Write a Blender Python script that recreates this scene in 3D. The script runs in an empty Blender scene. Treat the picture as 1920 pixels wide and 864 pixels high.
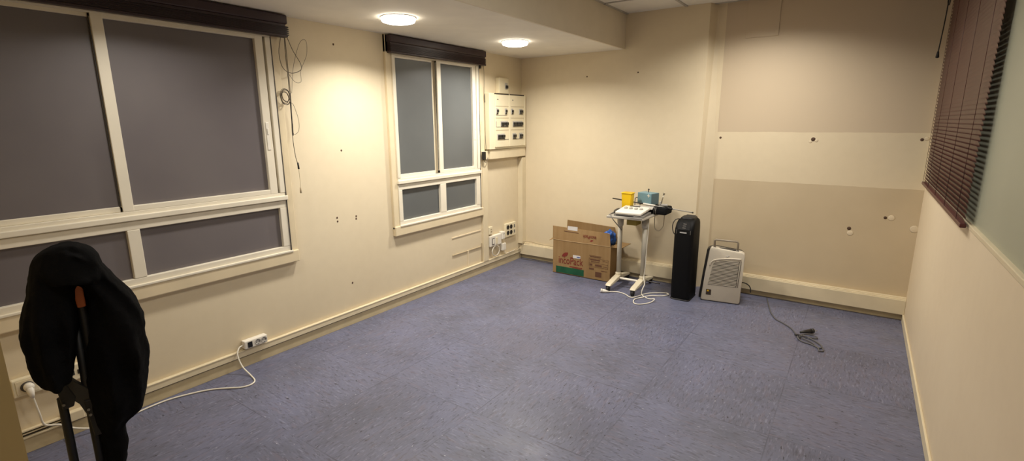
import bpy, bmesh, math, random
from mathutils import Vector, Matrix, noise
random.seed(7)
scene = bpy.context.scene
COL = scene.collection
PI = math.pi

# ------------------------------------------------------------------ room dimensions (metres)
D, D2 = 4.892, 4.992          # back wall: left part stands 10 cm forward of the right part
W = 3.6915                    # right wall
HS, XS, HC = 2.296, 1.226, 2.622   # soffit height, soffit width, upper ceiling
YF = -1.6                     # wall behind the doorway

# ------------------------------------------------------------------ materials
def lin(c):
    c = c / 255.0
    return c / 12.92 if c <= 0.04045 else ((c + 0.055) / 1.055) ** 2.4
def rgb(r, g, b): return (lin(r), lin(g), lin(b), 1.0)

class NT:
    def __init__(s, name):
        s.m = bpy.data.materials.new(name); s.m.use_nodes = True
        s.t = s.m.node_tree; s.b = s.t.nodes['Principled BSDF']
    def n(s, kind, **kw):
        o = s.t.nodes.new(kind)
        for k, v in kw.items(): setattr(o, k, v)
        return o
    def l(s, a, b): s.t.links.new(a, b)
    def math(s, op, a, b=None, c=None):
        o = s.n('ShaderNodeMath', operation=op)
        for i, v in enumerate((a, b, c)):
            if v is None: continue
            if hasattr(v, 'links'): s.l(v, o.inputs[i])
            else: o.inputs[i].default_value = v
        return o.outputs[0]
    def noise(s, vec, scale, detail=3, rough=.5):
        o = s.n('ShaderNodeTexNoise'); o.inputs['Scale'].default_value = scale
        o.inputs['Detail'].default_value = detail; o.inputs['Roughness'].default_value = rough
        if vec is not None: s.l(vec, o.inputs['Vector'])
        return o.outputs['Fac']
    def ramp(s, fac, stops):
        o = s.n('ShaderNodeValToRGB'); e = o.color_ramp.elements
        while len(e) < len(stops): e.new(.5)
        for el, (p, c) in zip(e, stops): el.position = p; el.color = c
        s.l(fac, o.inputs[0]); return o.outputs['Color']
    def mix(s, fac, a, b, mode='MIX'):
        o = s.n('ShaderNodeMix', data_type='RGBA', blend_type=mode)
        for sock, v in ((o.inputs[0], fac), (o.inputs[6], a), (o.inputs[7], b)):
            if hasattr(v, 'links'): s.l(v, sock)
            else: sock.default_value = v
        return o.outputs[2]

def mat(name, col, rough=.5, metal=0.0, vary=.06, vscale=6, bump=0.0, bscale=60, emis=None, estr=0, spec=.5, trans=0):
    k = NT(name)
    g = k.n('ShaderNodeNewGeometry').outputs['Position']
    c = rgb(*col); lo = tuple(x * (1 - vary) for x in c[:3]) + (1,); hi = tuple(min(1, x * (1 + vary)) for x in c[:3]) + (1,)
    k.l(k.ramp(k.noise(g, vscale), [(.3, lo), (.7, hi)]), k.b.inputs['Base Color'])
    k.b.inputs['Roughness'].default_value = rough; k.b.inputs['Metallic'].default_value = metal
    k.b.inputs['Specular IOR Level'].default_value = spec
    if trans: k.b.inputs['Transmission Weight'].default_value = trans
    if bump:
        bn = k.n('ShaderNodeBump'); bn.inputs['Strength'].default_value = bump; bn.inputs['Distance'].default_value = .01
        k.l(k.noise(g, bscale, 4), bn.inputs['Height']); k.l(bn.outputs[0], k.b.inputs['Normal'])
    if emis:
        k.b.inputs['Emission Color'].default_value = rgb(*emis); k.b.inputs['Emission Strength'].default_value = estr
    return k.m

def wall_mat(name, base, dark, band=False):
    k = NT(name)
    geo = k.n('ShaderNodeNewGeometry'); pos = geo.outputs['Position']
    sx = k.n('ShaderNodeSeparateXYZ'); k.l(pos, sx.inputs[0])
    big = k.noise(pos, .8, 2, .45); small = k.noise(pos, 14, 3)
    c = k.ramp(big, [(.25, rgb(*dark)), (.65, rgb(*base))])
    c = k.mix(.025, c, k.ramp(small, [(.35, rgb(150, 128, 96)), (.65, rgb(240, 225, 195))]), 'MIX')
    # grubby lower part near the floor
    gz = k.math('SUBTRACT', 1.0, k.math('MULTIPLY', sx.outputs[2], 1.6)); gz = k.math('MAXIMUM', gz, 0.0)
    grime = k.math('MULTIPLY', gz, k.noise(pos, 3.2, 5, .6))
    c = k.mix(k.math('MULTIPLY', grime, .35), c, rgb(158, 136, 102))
    if band:
        wob = k.math('MULTIPLY', k.math('SUBTRACT', k.noise(pos, 9, 3), .5), .012)
        z = k.math('ADD', sx.outputs[2], wob)
        inx = k.math('MULTIPLY', k.math('GREATER_THAN', sx.outputs[0], 2.13), k.math('GREATER_THAN', sx.outputs[1], D + .05))
        up = k.math('MULTIPLY', k.math('GREATER_THAN', z, 1.504), inx)
        lo = k.math('MULTIPLY', k.math('LESS_THAN', z, k.math('ADD', 1.067, k.math('MULTIPLY', k.math('SUBTRACT', sx.outputs[0], 2.9), .0))), inx)
        c = k.mix(up, c, rgb(206, 188, 160))
        c = k.mix(lo, c, k.ramp(k.noise(pos, 2.2, 4), [(.3, rgb(200, 182, 150)), (.7, rgb(208, 190, 158))]))
    k.l(c, k.b.inputs['Base Color'])
    k.b.inputs['Roughness'].default_value = .55; k.b.inputs['Specular IOR Level'].default_value = .3
    bn = k.n('ShaderNodeBump'); bn.inputs['Strength'].default_value = .06; bn.inputs['Distance'].default_value = .004
    k.l(k.noise(pos, 38, 4), bn.inputs['Height']); k.l(bn.outputs[0], k.b.inputs['Normal'])
    return k.m

def floor_mat():
    k = NT('marbled_vinyl')
    pos = k.n('ShaderNodeNewGeometry').outputs['Position']
    sx = k.n('ShaderNodeSeparateXYZ'); k.l(pos, sx.inputs[0])
    fx = k.math('DIVIDE', k.math('SUBTRACT', sx.outputs[0], .93), .70)
    fy = k.math('DIVIDE', k.math('SUBTRACT', sx.outputs[1], 1.965), .70)
    chk = k.math('MODULO', k.math('ABSOLUTE', k.math('ADD', k.math('FLOOR', fx), k.math('FLOOR', fy))), 2)
    big = k.noise(pos, 2.2, 5, .6)
    c = k.ramp(big, [(.28, rgb(90, 92, 108)), (.5, rgb(102, 105, 126)), (.72, rgb(112, 116, 142))])
    tone = k.math('MULTIPLY', chk, .10)
    c = k.mix(tone, c, rgb(80, 80, 100))
    inv = k.math('SUBTRACT', 1.0, chk)
    rx = k.math('ADD', k.math('MULTIPLY', sx.outputs[0], inv), k.math('MULTIPLY', sx.outputs[1], chk))
    ry = k.math('SUBTRACT', k.math('MULTIPLY', sx.outputs[1], inv), k.math('MULTIPLY', sx.outputs[0], chk))
    cx = k.n('ShaderNodeCombineXYZ'); k.l(rx, cx.inputs[0]); k.l(ry, cx.inputs[1]); rpos = cx.outputs[0]
    def streak(ang, sc, seed):
        mp = k.n('ShaderNodeMapping'); mp.inputs['Rotation'].default_value = (0, 0, ang)
        mp.inputs['Scale'].default_value = (sc[0], sc[1], 1); mp.inputs['Location'].default_value = (seed, seed * .7, 0)
        wv = k.n('ShaderNodeMixRGB'); wv.inputs[0].default_value = .035
        nn = k.n('ShaderNodeTexNoise'); nn.inputs['Scale'].default_value = 5; k.l(rpos, nn.inputs['Vector'])
        k.l(rpos, wv.inputs[1]); k.l(nn.outputs['Color'], wv.inputs[2]); k.l(wv.outputs[0], mp.inputs['Vector'])
        return k.noise(mp.outputs[0], 1, 2.5, .6)
    for ang, sc, seed, lo, hi, col, amt in (
        (.95, (15, 70), 3.1, .56, .68, (68, 66, 80), .60),
        (2.3, (17, 80), 9.4, .57, .68, (72, 70, 86), .60),
        (.55, (15, 75), 21.7, .58, .70, (140, 143, 164), .45),
        (1.75, (18, 85), 33.3, .59, .71, (138, 141, 163), .45),
        (.6, (26, 75), 47.7, .655, .70, (36, 34, 44), .95),
        (1.2, (26, 75), 55.7, .70, .735, (188, 188, 198), .75),
        (.3, (7, 30), 61.0, .55, .75, (116, 104, 114), .40)):
        s = k.ramp(streak(ang, sc, seed), [(lo, (0, 0, 0, 1)), (hi, (1, 1, 1, 1))])
        c = k.mix(k.math('MULTIPLY', s, amt), c, rgb(*col))
    # dirt patches
    d = k.ramp(k.noise(pos, 1.1, 5, .65), [(.54, (0, 0, 0, 1)), (.72, (1, 1, 1, 1))])
    c = k.mix(k.math('MULTIPLY', d, .38), c, rgb(92, 82, 80))
    def line(f, w):
        fr = k.math('FRACT', f)
        m = k.math('MINIMUM', fr, k.math('SUBTRACT', 1.0, fr))
        return k.math('LESS_THAN', m, w)
    j = k.math('MAXIMUM', line(fx, .0045), line(fy, .004))
    j = k.math('MULTIPLY', j, k.math('MAXIMUM', 0.0, k.math('MULTIPLY', k.math('SUBTRACT', k.noise(pos, 2.6, 2), .34), 1.9)))
    c = k.mix(j, c, rgb(58, 56, 70))
    k.l(c, k.b.inputs['Base Color'])
    r = k.ramp(k.noise(pos, 6, 4), [(.3, (.33, .33, .33, 1)), (.7, (.50, .50, .50, 1))])
    k.l(r, k.b.inputs['Roughness']); k.b.inputs['Specular IOR Level'].default_value = .45
    bn = k.n('ShaderNodeBump'); bn.inputs['Strength'].default_value = .06; bn.inputs['Distance'].default_value = .004
    k.l(k.noise(pos, 25, 3), bn.inputs['Height']); k.l(bn.outputs[0], k.b.inputs['Normal'])
    return k.m

def cloth_mat(name, col):
    k = NT(name)
    pos = k.n('ShaderNodeNewGeometry').outputs['Position']
    k.l(k.ramp(k.noise(pos, 9, 5), [(.3, rgb(*[max(0, x - 3) for x in col])), (.7, rgb(*[x + 4 for x in col]))]), k.b.inputs['Base Color'])
    k.b.inputs['Roughness'].default_value = .95; k.b.inputs['Specular IOR Level'].default_value = .1
    bn = k.n('ShaderNodeBump'); bn.inputs['Strength'].default_value = .35; bn.inputs['Distance'].default_value = .004
    k.l(k.noise(pos, 320, 3), bn.inputs['Height']); k.l(bn.outputs[0], k.b.inputs['Normal'])
    return k.m

def cardboard_mat():
    k = NT('cardboard')
    pos = k.n('ShaderNodeNewGeometry').outputs['Position']
    mp = k.n('ShaderNodeMapping'); mp.inputs['Scale'].default_value = (26, 26, 1.5); k.l(pos, mp.inputs[0])
    c = k.ramp(k.noise(mp.outputs[0], 1.2, 4), [(.3, rgb(147, 118, 79)), (.7, rgb(160, 131, 91))])
    c = k.mix(.35, c, k.ramp(k.noise(pos, 5, 4), [(.3, rgb(138, 108, 70)), (.7, rgb(162, 133, 93))]))
    k.l(c, k.b.inputs['Base Color']); k.b.inputs['Roughness'].default_value = .8; k.b.inputs['Specular IOR Level'].default_value = .2
    return k.m

def pane_mat(name, c1, c2):
    k = NT(name)
    pos = k.n('ShaderNodeNewGeometry').outputs['Position']
    k.l(k.ramp(k.noise(pos, 1.6, 3), [(.3, rgb(*c1)), (.7, rgb(*c2))]), k.b.inputs['Base Color'])
    k.b.inputs['Roughness'].default_value = .40; k.b.inputs['Specular IOR Level'].default_value = .5
    bn = k.n('ShaderNodeBump'); bn.inputs['Strength'].default_value = .05; bn.inputs['Distance'].default_value = .002
    k.l(k.noise(pos, 500, 2), bn.inputs['Height']); k.l(bn.outputs[0], k.b.inputs['Normal'])
    return k.m

M = {}
M['wall'] = wall_mat('cream_paint', (226, 212, 182), (220, 205, 174))
M['wall_back'] = wall_mat('cream_paint_band', (228, 213, 182), (222, 206, 174), band=True)
M['wall_right'] = wall_mat('beige_paint', (238, 222, 192), (230, 212, 182))
M['jamb'] = mat('jamb_paint', (206, 180, 128), .6, vary=.05)
M['ceil'] = mat('ceiling_plaster', (236, 230, 216), .8, vary=.03, bump=.05)
M['tile'] = mat('ceiling_tile', (232, 228, 216), .85, vary=.03, bump=.1, bscale=180)
M['beam'] = mat('beam_paint', (222, 211, 188), .7, vary=.03)
M['floor'] = floor_mat()
M['trunk'] = mat('cream_plastic_trunking', (222, 208, 176), .42, vary=.05)
M['skirt'] = mat('skirting_paint', (196, 180, 144), .5, vary=.07, vscale=9)
M['case'] = mat('painted_casing', (224, 208, 174), .45, vary=.05)
M['alu'] = mat('cream_white_aluminium', (232, 224, 204), .35, vary=.03)
M['pane1'] = pane_mat('dark_frosted_pane', (104, 98, 100), (114, 108, 108))
M['pane2'] = pane_mat('grey_frosted_pane', (92, 95, 95), (102, 105, 104))
M['gap_shadow'] = mat('dark_gap_and_shadow', (46, 38, 32), .7)
M['gasket'] = mat('grey_gasket', (70, 66, 62), .6)
M['blind'] = mat('dark_aubergine_slats', (48, 30, 34), .38, vary=.12)
M['wine'] = mat('wine_red_slats', (86, 48, 44), .36, vary=.06)
M['wine_dark'] = mat('wine_red_rail', (84, 40, 40), .35)
M['cord'] = mat('thin_dark_cord', (92, 82, 68), .7)
M['cordlight'] = mat('pale_cord', (206, 196, 172), .7)
M['blackcord'] = mat('black_cord', (30, 26, 24), .6)
M['led'] = mat('led_diffuser', (255, 250, 240), .4, emis=(255, 244, 226), estr=12)
M['ring'] = mat('white_trim_ring', (238, 234, 226), .4)
M['white'] = mat('white_plastic', (232, 226, 212), .4, vary=.03)
M['ivory'] = mat('ivory_plastic', (228, 217, 186), .42, vary=.03)
M['lightgrey'] = mat('light_grey_plastic', (176, 172, 164), .45)
M['midgrey'] = mat('mid_grey_plastic', (118, 114, 108), .5)
M['black'] = mat('black_plastic', (22, 21, 22), .45, vary=.1)
M['dark'] = mat('dark_grey_plastic', (48, 45, 42), .5)
M['holes'] = mat('socket_dark', (30, 25, 20), .7)
M['cable'] = mat('white_cable', (226, 220, 204), .5)
M['greycable'] = mat('grey_cable', (92, 90, 90), .55)
M['card'] = cardboard_mat()
M['cardin'] = mat('cardboard_inside', (112, 82, 48), .85)
M['redink'] = mat('dark_red_print', (122, 40, 30), .7)
M['brownink'] = mat('brown_print', (100, 66, 44), .7)
M['green'] = mat('green_tape', (24, 84, 54), .4, vary=.2, vscale=12)
M['label'] = mat('white_paper_label', (212, 208, 204), .6)
M['blueink'] = mat('blue_print', (72, 90, 150), .6)
M['blue'] = mat('blue_plastic_bag', (36, 92, 176), .35, vary=.25, vscale=30, bump=.4, bscale=40)
M['trolley'] = mat('grey_enamel_tube', (186, 180, 164), .35, vary=.04)
M['trolleybase'] = mat('cream_cast_base', (212, 202, 176), .42, vary=.05)
M['tabletop'] = mat('grey_laminate', (186, 180, 166), .35)
M['rubber'] = mat('black_rubber', (26, 24, 24), .65)
M['yellow'] = mat('yellow_plastic', (238, 196, 24), .38, vary=.05)
M['yellowd'] = mat('yellow_lid_rim', (214, 168, 12), .4)
M['olive'] = mat('olive_plastic', (142, 124, 44), .5)
M['bluegrey'] = mat('blue_grey_enamel', (116, 150, 160), .42, vary=.05)
M['bluegrey_shade'] = mat('shaded_blue_grey_enamel', (84, 108, 116), .45, vary=.05)
M['steel'] = mat('brushed_steel', (176, 168, 152), .28, metal=.9)
M['dsteel'] = mat('dark_steel', (86, 82, 78), .35, metal=.8)
M['fabricblk'] = cloth_mat('black_mesh_case', (24, 24, 25))
M['coat'] = cloth_mat('black_cloth', (9, 9, 10))
M['frameblk'] = mat('black_tube', (16, 16, 17), .5)
M['bracket'] = mat('dark_bracket', (40, 38, 33), .5)
M['orange'] = mat('orange_brown_wood', (158, 80, 36), .5, vary=.15, vscale=20)
M['purif'] = mat('black_matt_casing', (8, 8, 9), .6, vary=.05, spec=.2)
M['gloss'] = mat('glossy_black_panel', (17, 17, 19), .3)
M['badge'] = mat('silver_badge', (196, 194, 190), .35)
M['dehum'] = mat('off_white_casing', (212, 203, 184), .4, vary=.03)
M['handle'] = mat('taupe_handle', (146, 134, 116), .45)
M['crease'] = mat('pale_cardboard_edge', (176, 150, 112), .85)
M['slat'] = mat('pale_grille_slat', (204, 196, 178), .45)
M['slot'] = mat('grille_dark', (58, 46, 36), .7)
M['frost'] = pane_mat('green_grey_frosted_glass', (166, 168, 148), (174, 176, 156))
M['mark'] = mat('plaster_mark', (214, 196, 160), .7)
M['plug'] = mat('red_brown_wall_plug', (84, 60, 44), .7)
M['filler'] = mat('pale_filler', (222, 206, 176), .8)
M['smudge'] = mat('grey_smudge', (176, 160, 130), .8)
M['outside'] = mat('dim_corridor', (190, 176, 150), .8)

# ------------------------------------------------------------------ geometry helpers
def box(bm, x0, x1, y0, y1, z0, z1, bev=0.0, seg=2, mi=0, mtx=None):
    vs = [bm.verts.new((x, y, z)) for x in (x0, x1) for y in (y0, y1) for z in (z0, z1)]
    idx = [(0, 1, 3, 2), (4, 6, 7, 5), (0, 4, 5, 1), (2, 3, 7, 6), (0, 2, 6, 4), (1, 5, 7, 3)]
    fs = [bm.faces.new([vs[i] for i in f]) for f in idx]
    for f in fs: f.material_index = mi
    allv = vs
    if bev:
        es = list({e for f in fs for e in f.edges})
        r = bmesh.ops.bevel(bm, geom=es, offset=bev, segments=seg, profile=.5, affect='EDGES', clamp_overlap=True)
        allv = list({v for f in r['faces'] for v in f.verts} | {v for v in vs if v.is_valid})
        for f in r['faces']: f.material_index = mi
    if mtx is not None:
        for v in allv: v.co = mtx @ v.co
    return allv

def prism(bm, pts, vec, mi=0, bev=0.0):
    """closed polygon pts (3D) extruded along vec"""
    a = [bm.verts.new(p) for p in pts]; b = [bm.verts.new(Vector(p) + Vector(vec)) for p in pts]
    n = len(pts)
    fs = [bm.faces.new(a[::-1]), bm.faces.new(b)]
    for i in range(n): fs.append(bm.faces.new((a[i], a[(i + 1) % n], b[(i + 1) % n], b[i])))
    for f in fs: f.material_index = mi
    if bev:
        es = list({e for f in fs for e in f.edges})
        bmesh.ops.bevel(bm, geom=es, offset=bev, segments=2, profile=.5, affect='EDGES', clamp_overlap=True)
    return a + b

def catmull(pts, n=8, closed=False):
    P = [Vector(p) for p in pts]
    if len(P) < 3: return P
    out = []
    for i in range(len(P) - 1):
        p0 = P[i - 1] if i > 0 else P[0] * 2 - P[1]
        p1, p2 = P[i], P[i + 1]
        p3 = P[i + 2] if i + 2 < len(P) else P[-1] * 2 - P[-2]
        for k in range(n):
            t = k / n
            out.append(.5 * ((2 * p1) + (p2 - p0) * t + (2 * p0 - 5 * p1 + 4 * p2 - p3) * t * t + (3 * p1 - p0 - 3 * p2 + p3) * t ** 3))
    out.append(P[-1]); return out

def tube(bm, pts, r, seg=10, smooth_n=0, mi=0, caps=True):
    P = catmull(pts, smooth_n) if smooth_n else [Vector(p) for p in pts]
    rr = r if isinstance(r, (list, tuple)) else [r] * len(P)
    rings = []; prev = None
    for i, p in enumerate(P):
        t = (P[min(i + 1, len(P) - 1)] - P[max(i - 1, 0)])
        if t.length < 1e-9: t = Vector((0, 0, 1))
        t.normalize()
        if prev is None:
            a = Vector((0, 0, 1)) if abs(t.z) < .9 else Vector((1, 0, 0)); u = t.cross(a).normalized()
        else:
            u = (prev - t * prev.dot(t))
            u = u.normalized() if u.length > 1e-6 else t.orthogonal().normalized()
        prev = u; v = t.cross(u)
        rings.append([bm.verts.new(p + (u * math.cos(2 * PI * k / seg) + v * math.sin(2 * PI * k / seg)) * rr[min(i, len(rr) - 1)]) for k in range(seg)])
    for a, b in zip(rings, rings[1:]):
        for k in range(seg):
            f = bm.faces.new((a[k], a[(k + 1) % seg], b[(k + 1) % seg], b[k])); f.smooth = True; f.material_index = mi
    if caps and seg > 2:
        for q in (rings[0][::-1], rings[-1]):
            f = bm.faces.new(q); f.material_index = mi

def lathe(bm, prof, c, axis='Z', seg=24, mi=0):
    """prof: (radius, height) pairs round an axis through c"""
    def P(r, h, a):
        x, y = r * math.cos(a), r * math.sin(a)
        d = {'Z': (x, y, h), 'X': (h, x, y), 'Y': (x, h, y)}[axis]
        return (c[0] + d[0], c[1] + d[1], c[2] + d[2])
    rings = []
    for r, h in prof:
        if r < 1e-6: rings.append([bm.verts.new(P(0, h, 0))])
        else: rings.append([bm.verts.new(P(r, h, 2 * PI * k / seg)) for k in range(seg)])
    for a, b in zip(rings, rings[1:]):
        for k in range(seg):
            j = (k + 1) % seg
            if len(a) == 1 and len(b) == 1: continue
            if len(a) == 1: f = bm.faces.new((a[0], b[j], b[k]))
            elif len(b) == 1: f = bm.faces.new((a[k], a[j], b[0]))
            else: f = bm.faces.new((a[k], a[j], b[j], b[k]))
            f.material_index = mi; f.smooth = True
    for ring, rev in ((rings[0], True), (rings[-1], False)):
        if len(ring) > 1:
            f = bm.faces.new(ring[::-1] if rev else ring); f.material_index = mi

def worldloc(o):
    v = Vector((0, 0, 0))
    while o is not None: v = v + o.location; o = o.parent
    return v

def obj(name, bm, m, parent=None, smooth=False, local=False, **props):
    bmesh.ops.recalc_face_normals(bm, faces=bm.faces)
    if parent is not None and not local:
        bmesh.ops.translate(bm, verts=bm.verts, vec=-worldloc(parent))
    me = bpy.data.meshes.new(name); bm.to_mesh(me); bm.free()
    for mm in (m if isinstance(m, (list, tuple)) else [m]): me.materials.append(mm)
    if smooth:
        for p in me.polygons: p.use_smooth = True
        try: me.set_sharp_from_angle(angle=math.radians(40))
        except Exception: pass
    o = bpy.data.objects.new(name, me); COL.objects.link(o)
    if parent is not None: o.parent = parent
    for k, v in props.items(): o[k] = v
    return o

def B(): return bmesh.new()
def thing(name, label, cat, loc, group=None, rotz=0):
    o = bpy.data.objects.new(name, None); COL.objects.link(o); o.empty_display_size = .05
    o.location = loc; o.rotation_euler = (0, 0, rotz)
    o['label'] = label; o['category'] = cat
    if group: o['group'] = group
    return o
def tag(o, label, cat, group=None):
    o['label'] = label; o['category'] = cat
    if group: o['group'] = group
    return o
def struct(name, bm, m, parent=None, smooth=False):
    o = obj(name, bm, m, parent, smooth)
    if parent is None: o['kind'] = 'structure'
    return o
def struct_root(name, loc=(0, 0, 0)):
    o = bpy.data.objects.new(name, None); COL.objects.link(o); o.location = loc; o['kind'] = 'structure'
    return o
def quick(name, m, parent, *boxes, bev=0.0, smooth=False, local=False):
    bm = B()
    for b in boxes: box(bm, *b, bev=bev)
    return obj(name, bm, m, parent, smooth, local)

def text_mesh(name, s, size, mtx, m, parent, depth=.0008, squeeze=1.0):
    cu = bpy.data.curves.new(name, 'FONT'); cu.body = s; cu.size = size; cu.extrude = depth; cu.align_x = 'LEFT'
    t = bpy.data.objects.new(name + '_src', cu); COL.objects.link(t)
    dg = bpy.context.evaluated_depsgraph_get()
    me = bpy.data.meshes.new_from_object(t.evaluated_get(dg))
    COL.objects.unlink(t); bpy.data.objects.remove(t); bpy.data.curves.remove(cu)
    me.transform(Matrix.Diagonal((squeeze, 1, 1, 1)))
    me.transform(mtx)
    if parent is not None: me.transform(Matrix.Translation(-worldloc(parent)))
    me.materials.clear(); me.materials.append(m); me.name = name
    o = bpy.data.objects.new(name, me); COL.objects.link(o)
    if parent is not None: o.parent = parent
    return o
# text standing on a wall facing -Y (reads left to right along +X)
FACE_Y = Matrix.Rotation(PI / 2, 4, 'X')

# ================================================================== SETTING
bm = B(); box(bm, -.2, W + 1.0, YF - .1, D2 + .2, -.1, 0); struct('floor', bm, M['floor'])

bm = B(); box(bm, -.2, 0, YF, D + .3, 0, HC + .1); wl = struct('wall_left', bm, M['wall'])

bm = B()
xf = 2.014
a = [(-.2, D, 0), (xf, D, 0), (2.17, D2, 0), (W + .2, D2, 0), (W + .2, D2 + .2, 0), (-.2, D2 + .2, 0)]
b_ = [(-.2, D, HC + .1), (xf - .002, D, HC + .1), (2.056, D2, HC + .1), (W + .2, D2, HC + .1), (W + .2, D2 + .2, HC + .1), (-.2, D2 + .2, HC + .1)]
va = [bm.verts.new(p) for p in a]; vb = [bm.verts.new(p) for p in b_]
bm.faces.new(va[::-1]); bm.faces.new(vb)
for i in range(6): bm.faces.new((va[i], va[(i + 1) % 6], vb[(i + 1) % 6], vb[i]))
wb = struct('wall_back', bm, M['wall_back'])

bm = B(); box(bm, W, W + .12, YF, D2, 0, 1.125); struct('wall_right', bm, M['wall_right'])
# wall holding the doorway the view is taken from, and the dim space behind it
bm = B(); box(bm, 0, 2.345, -.06, .12, 0, HC)
struct('wall_front', bm, M['jamb'])
bm = B(); box(bm, -.2, W + .2, YF - .1, YF, 0, HC + .1); struct('wall_corridor', bm, M['outside'])

# ceilings
bm = B(); box(bm, 0, XS - .02, YF, D, HS, HC + .1, bev=.0); struct('ceiling_soffit', bm, M['ceil'])
bm = B(); box(bm, XS - .02, XS, YF, D, HS, HC); struct('trim_soffit_face', bm, M['beam'])
bm = B(); box(bm, XS, W + .3, YF, D2, HC, HC + .1); struct('ceiling', bm, M['tile'])
bm = B()
for x in (XS + .012, 1.80, 2.40, 3.0, 3.6): box(bm, x - .012, x + .012, YF, D2, HC - .006, HC)
for y in (4.95, 4.36, 3.76, 3.16, 2.56, 1.96, 1.36, .76, .16): box(bm, XS, W, y - .012, y + .012, HC - .006, HC)
struct('trim_ceiling_grid', bm, M['lightgrey'])

# ---- baseboards
bm = B()
box(bm, 0, .012, .12, D, 0, .078, bev=.002)
struct('baseboard_left', bm, M['skirt'])
bm = B()
box(bm, .012, .014, .60, D - .06, .073, .079, mi=1)  # dark strip painting in the shadow below the trunking
box(bm, 0, .024, .60, D - .06, .079, .118, bev=.003)
box(bm, 0, .027, .60, D - .06, .116, .124, bev=.002)
struct('trim_trunking_left', bm, [M['trunk'], M['gap_shadow']])
bm = B()                                                     # opened length of trunking near the door
box(bm, 0, .004, .12, .60, .085, .12, mi=1)
box(bm, 0, .022, .12, .60, .081, .087); box(bm, 0, .022, .12, .60, .117, .123)
box(bm, .004, .012, .2, .60, .099, .105)
box(bm, 0, .035, .575, .665, .085, .135, bev=.004)
struct('trim_trunking_open', bm, [M['trunk'], M['gap_shadow']])
bm = B()
box(bm, .0, xf - .005, D - .013, D, 0, .06, bev=.002); box(bm, 2.16, W, D2 - .013, D2, 0, .07, bev=.002)
struct('baseboard_back', bm, M['skirt'])
bm = B()
for x0, x1, yb in ((0.0, xf - .003, D), (2.15, W, D2)):
    box(bm, x0, x1, yb - .055, yb, .055, .178, bev=.004); box(bm, x0, x1, yb - .047, yb, .176, .186, bev=.003)
    box(bm, x0, x1, yb - .03, yb, .184, .194, bev=.003)
struct('trim_trunking_back', bm, M['trunk'])
bm = B(); box(bm, W - .012, W, .12, D2 - .06, 0, .062, bev=.003); struct('baseboard_right', bm, M['trunk'])

# ---- wall furniture of the setting: upright ducts by the fuse board, filled chases, screw holes
bm = B(); box(bm, 0, .03, 4.118, 4.205, .124, 1.216, bev=.003); box(bm, 0, .022, 4.118, 4.17, 1.30, 2.24, bev=.003)
struct('trim_duct_left', bm, M['trunk'])
bm = B(); box(bm, 0, .062, 4.815, D, .19, 1.205, bev=.003)
struct('trim_duct_corner', bm, M['trunk'])
bm = B()
box(bm, 0, .006, 3.64, 4.10, .470, .480); box(bm, 0, .010, 3.64, 3.87, .292, .300, mi=1); box(bm, 0, .010, 3.89, 4.10, .292, .300, mi=1)
box(bm, 0, .008, 3.876, 3.89, .125, .297); box(bm, 0, .008, 4.106, 4.116, .125, .33, mi=1)
obj('chase_outline', bm, [M['filler'], M['smudge']], wl)
bm = B()
for y, z in ((2.336, .891), (2.338, .862), (2.514, .876), (2.512, .855), (2.421, 1.398), (2.431, .342), (2.422, 2.163)):
    lathe(bm, [(0, .002), (.006, .002), (.008, .0)], (0.0, y, z), 'X', 10)
obj('screw_hole', bm, M['plug'], wl)
bm = B()
for x, z, r in ((2.160, 1.451, .010), (2.906, 1.446, .017), (3.626, 1.453, .012), (3.243, .714, .015), (3.475, .829, .012)):
    lathe(bm, [(r, 0), (r * .8, -.003), (0, -.003)], (x, D2, z), 'Y', 12)
obj('wall_plug', bm, M['plug'], wb)
bm = B()
for x, z, r in ((2.93, 1.436, .014), (3.655, 1.46, .016), (3.255, .675, .024), (3.515, .83, .024), (3.67, .755, .03), (2.888, 1.425, .012)):
    lathe(bm, [(r, 0), (r * .8, -.0015), (0, -.0015)], (x, D2, z), 'Y', 12)
obj('filler_patch', bm, M['filler'], wb)
bm = B()
for x, z in ((.82, 2.06), (1.37, 2.07)): lathe(bm, [(.008, 0), (.006, -.002), (0, -.002)], (x, D, z), 'Y', 10)
obj('screw_hole', bm, M['plug'], wb)
bm = B(); box(bm, 2.30, 2.56, D2 - .006, D2, 2.31, HC, bev=.002); obj('access_panel', bm, M['wall_back'], wb)

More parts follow.
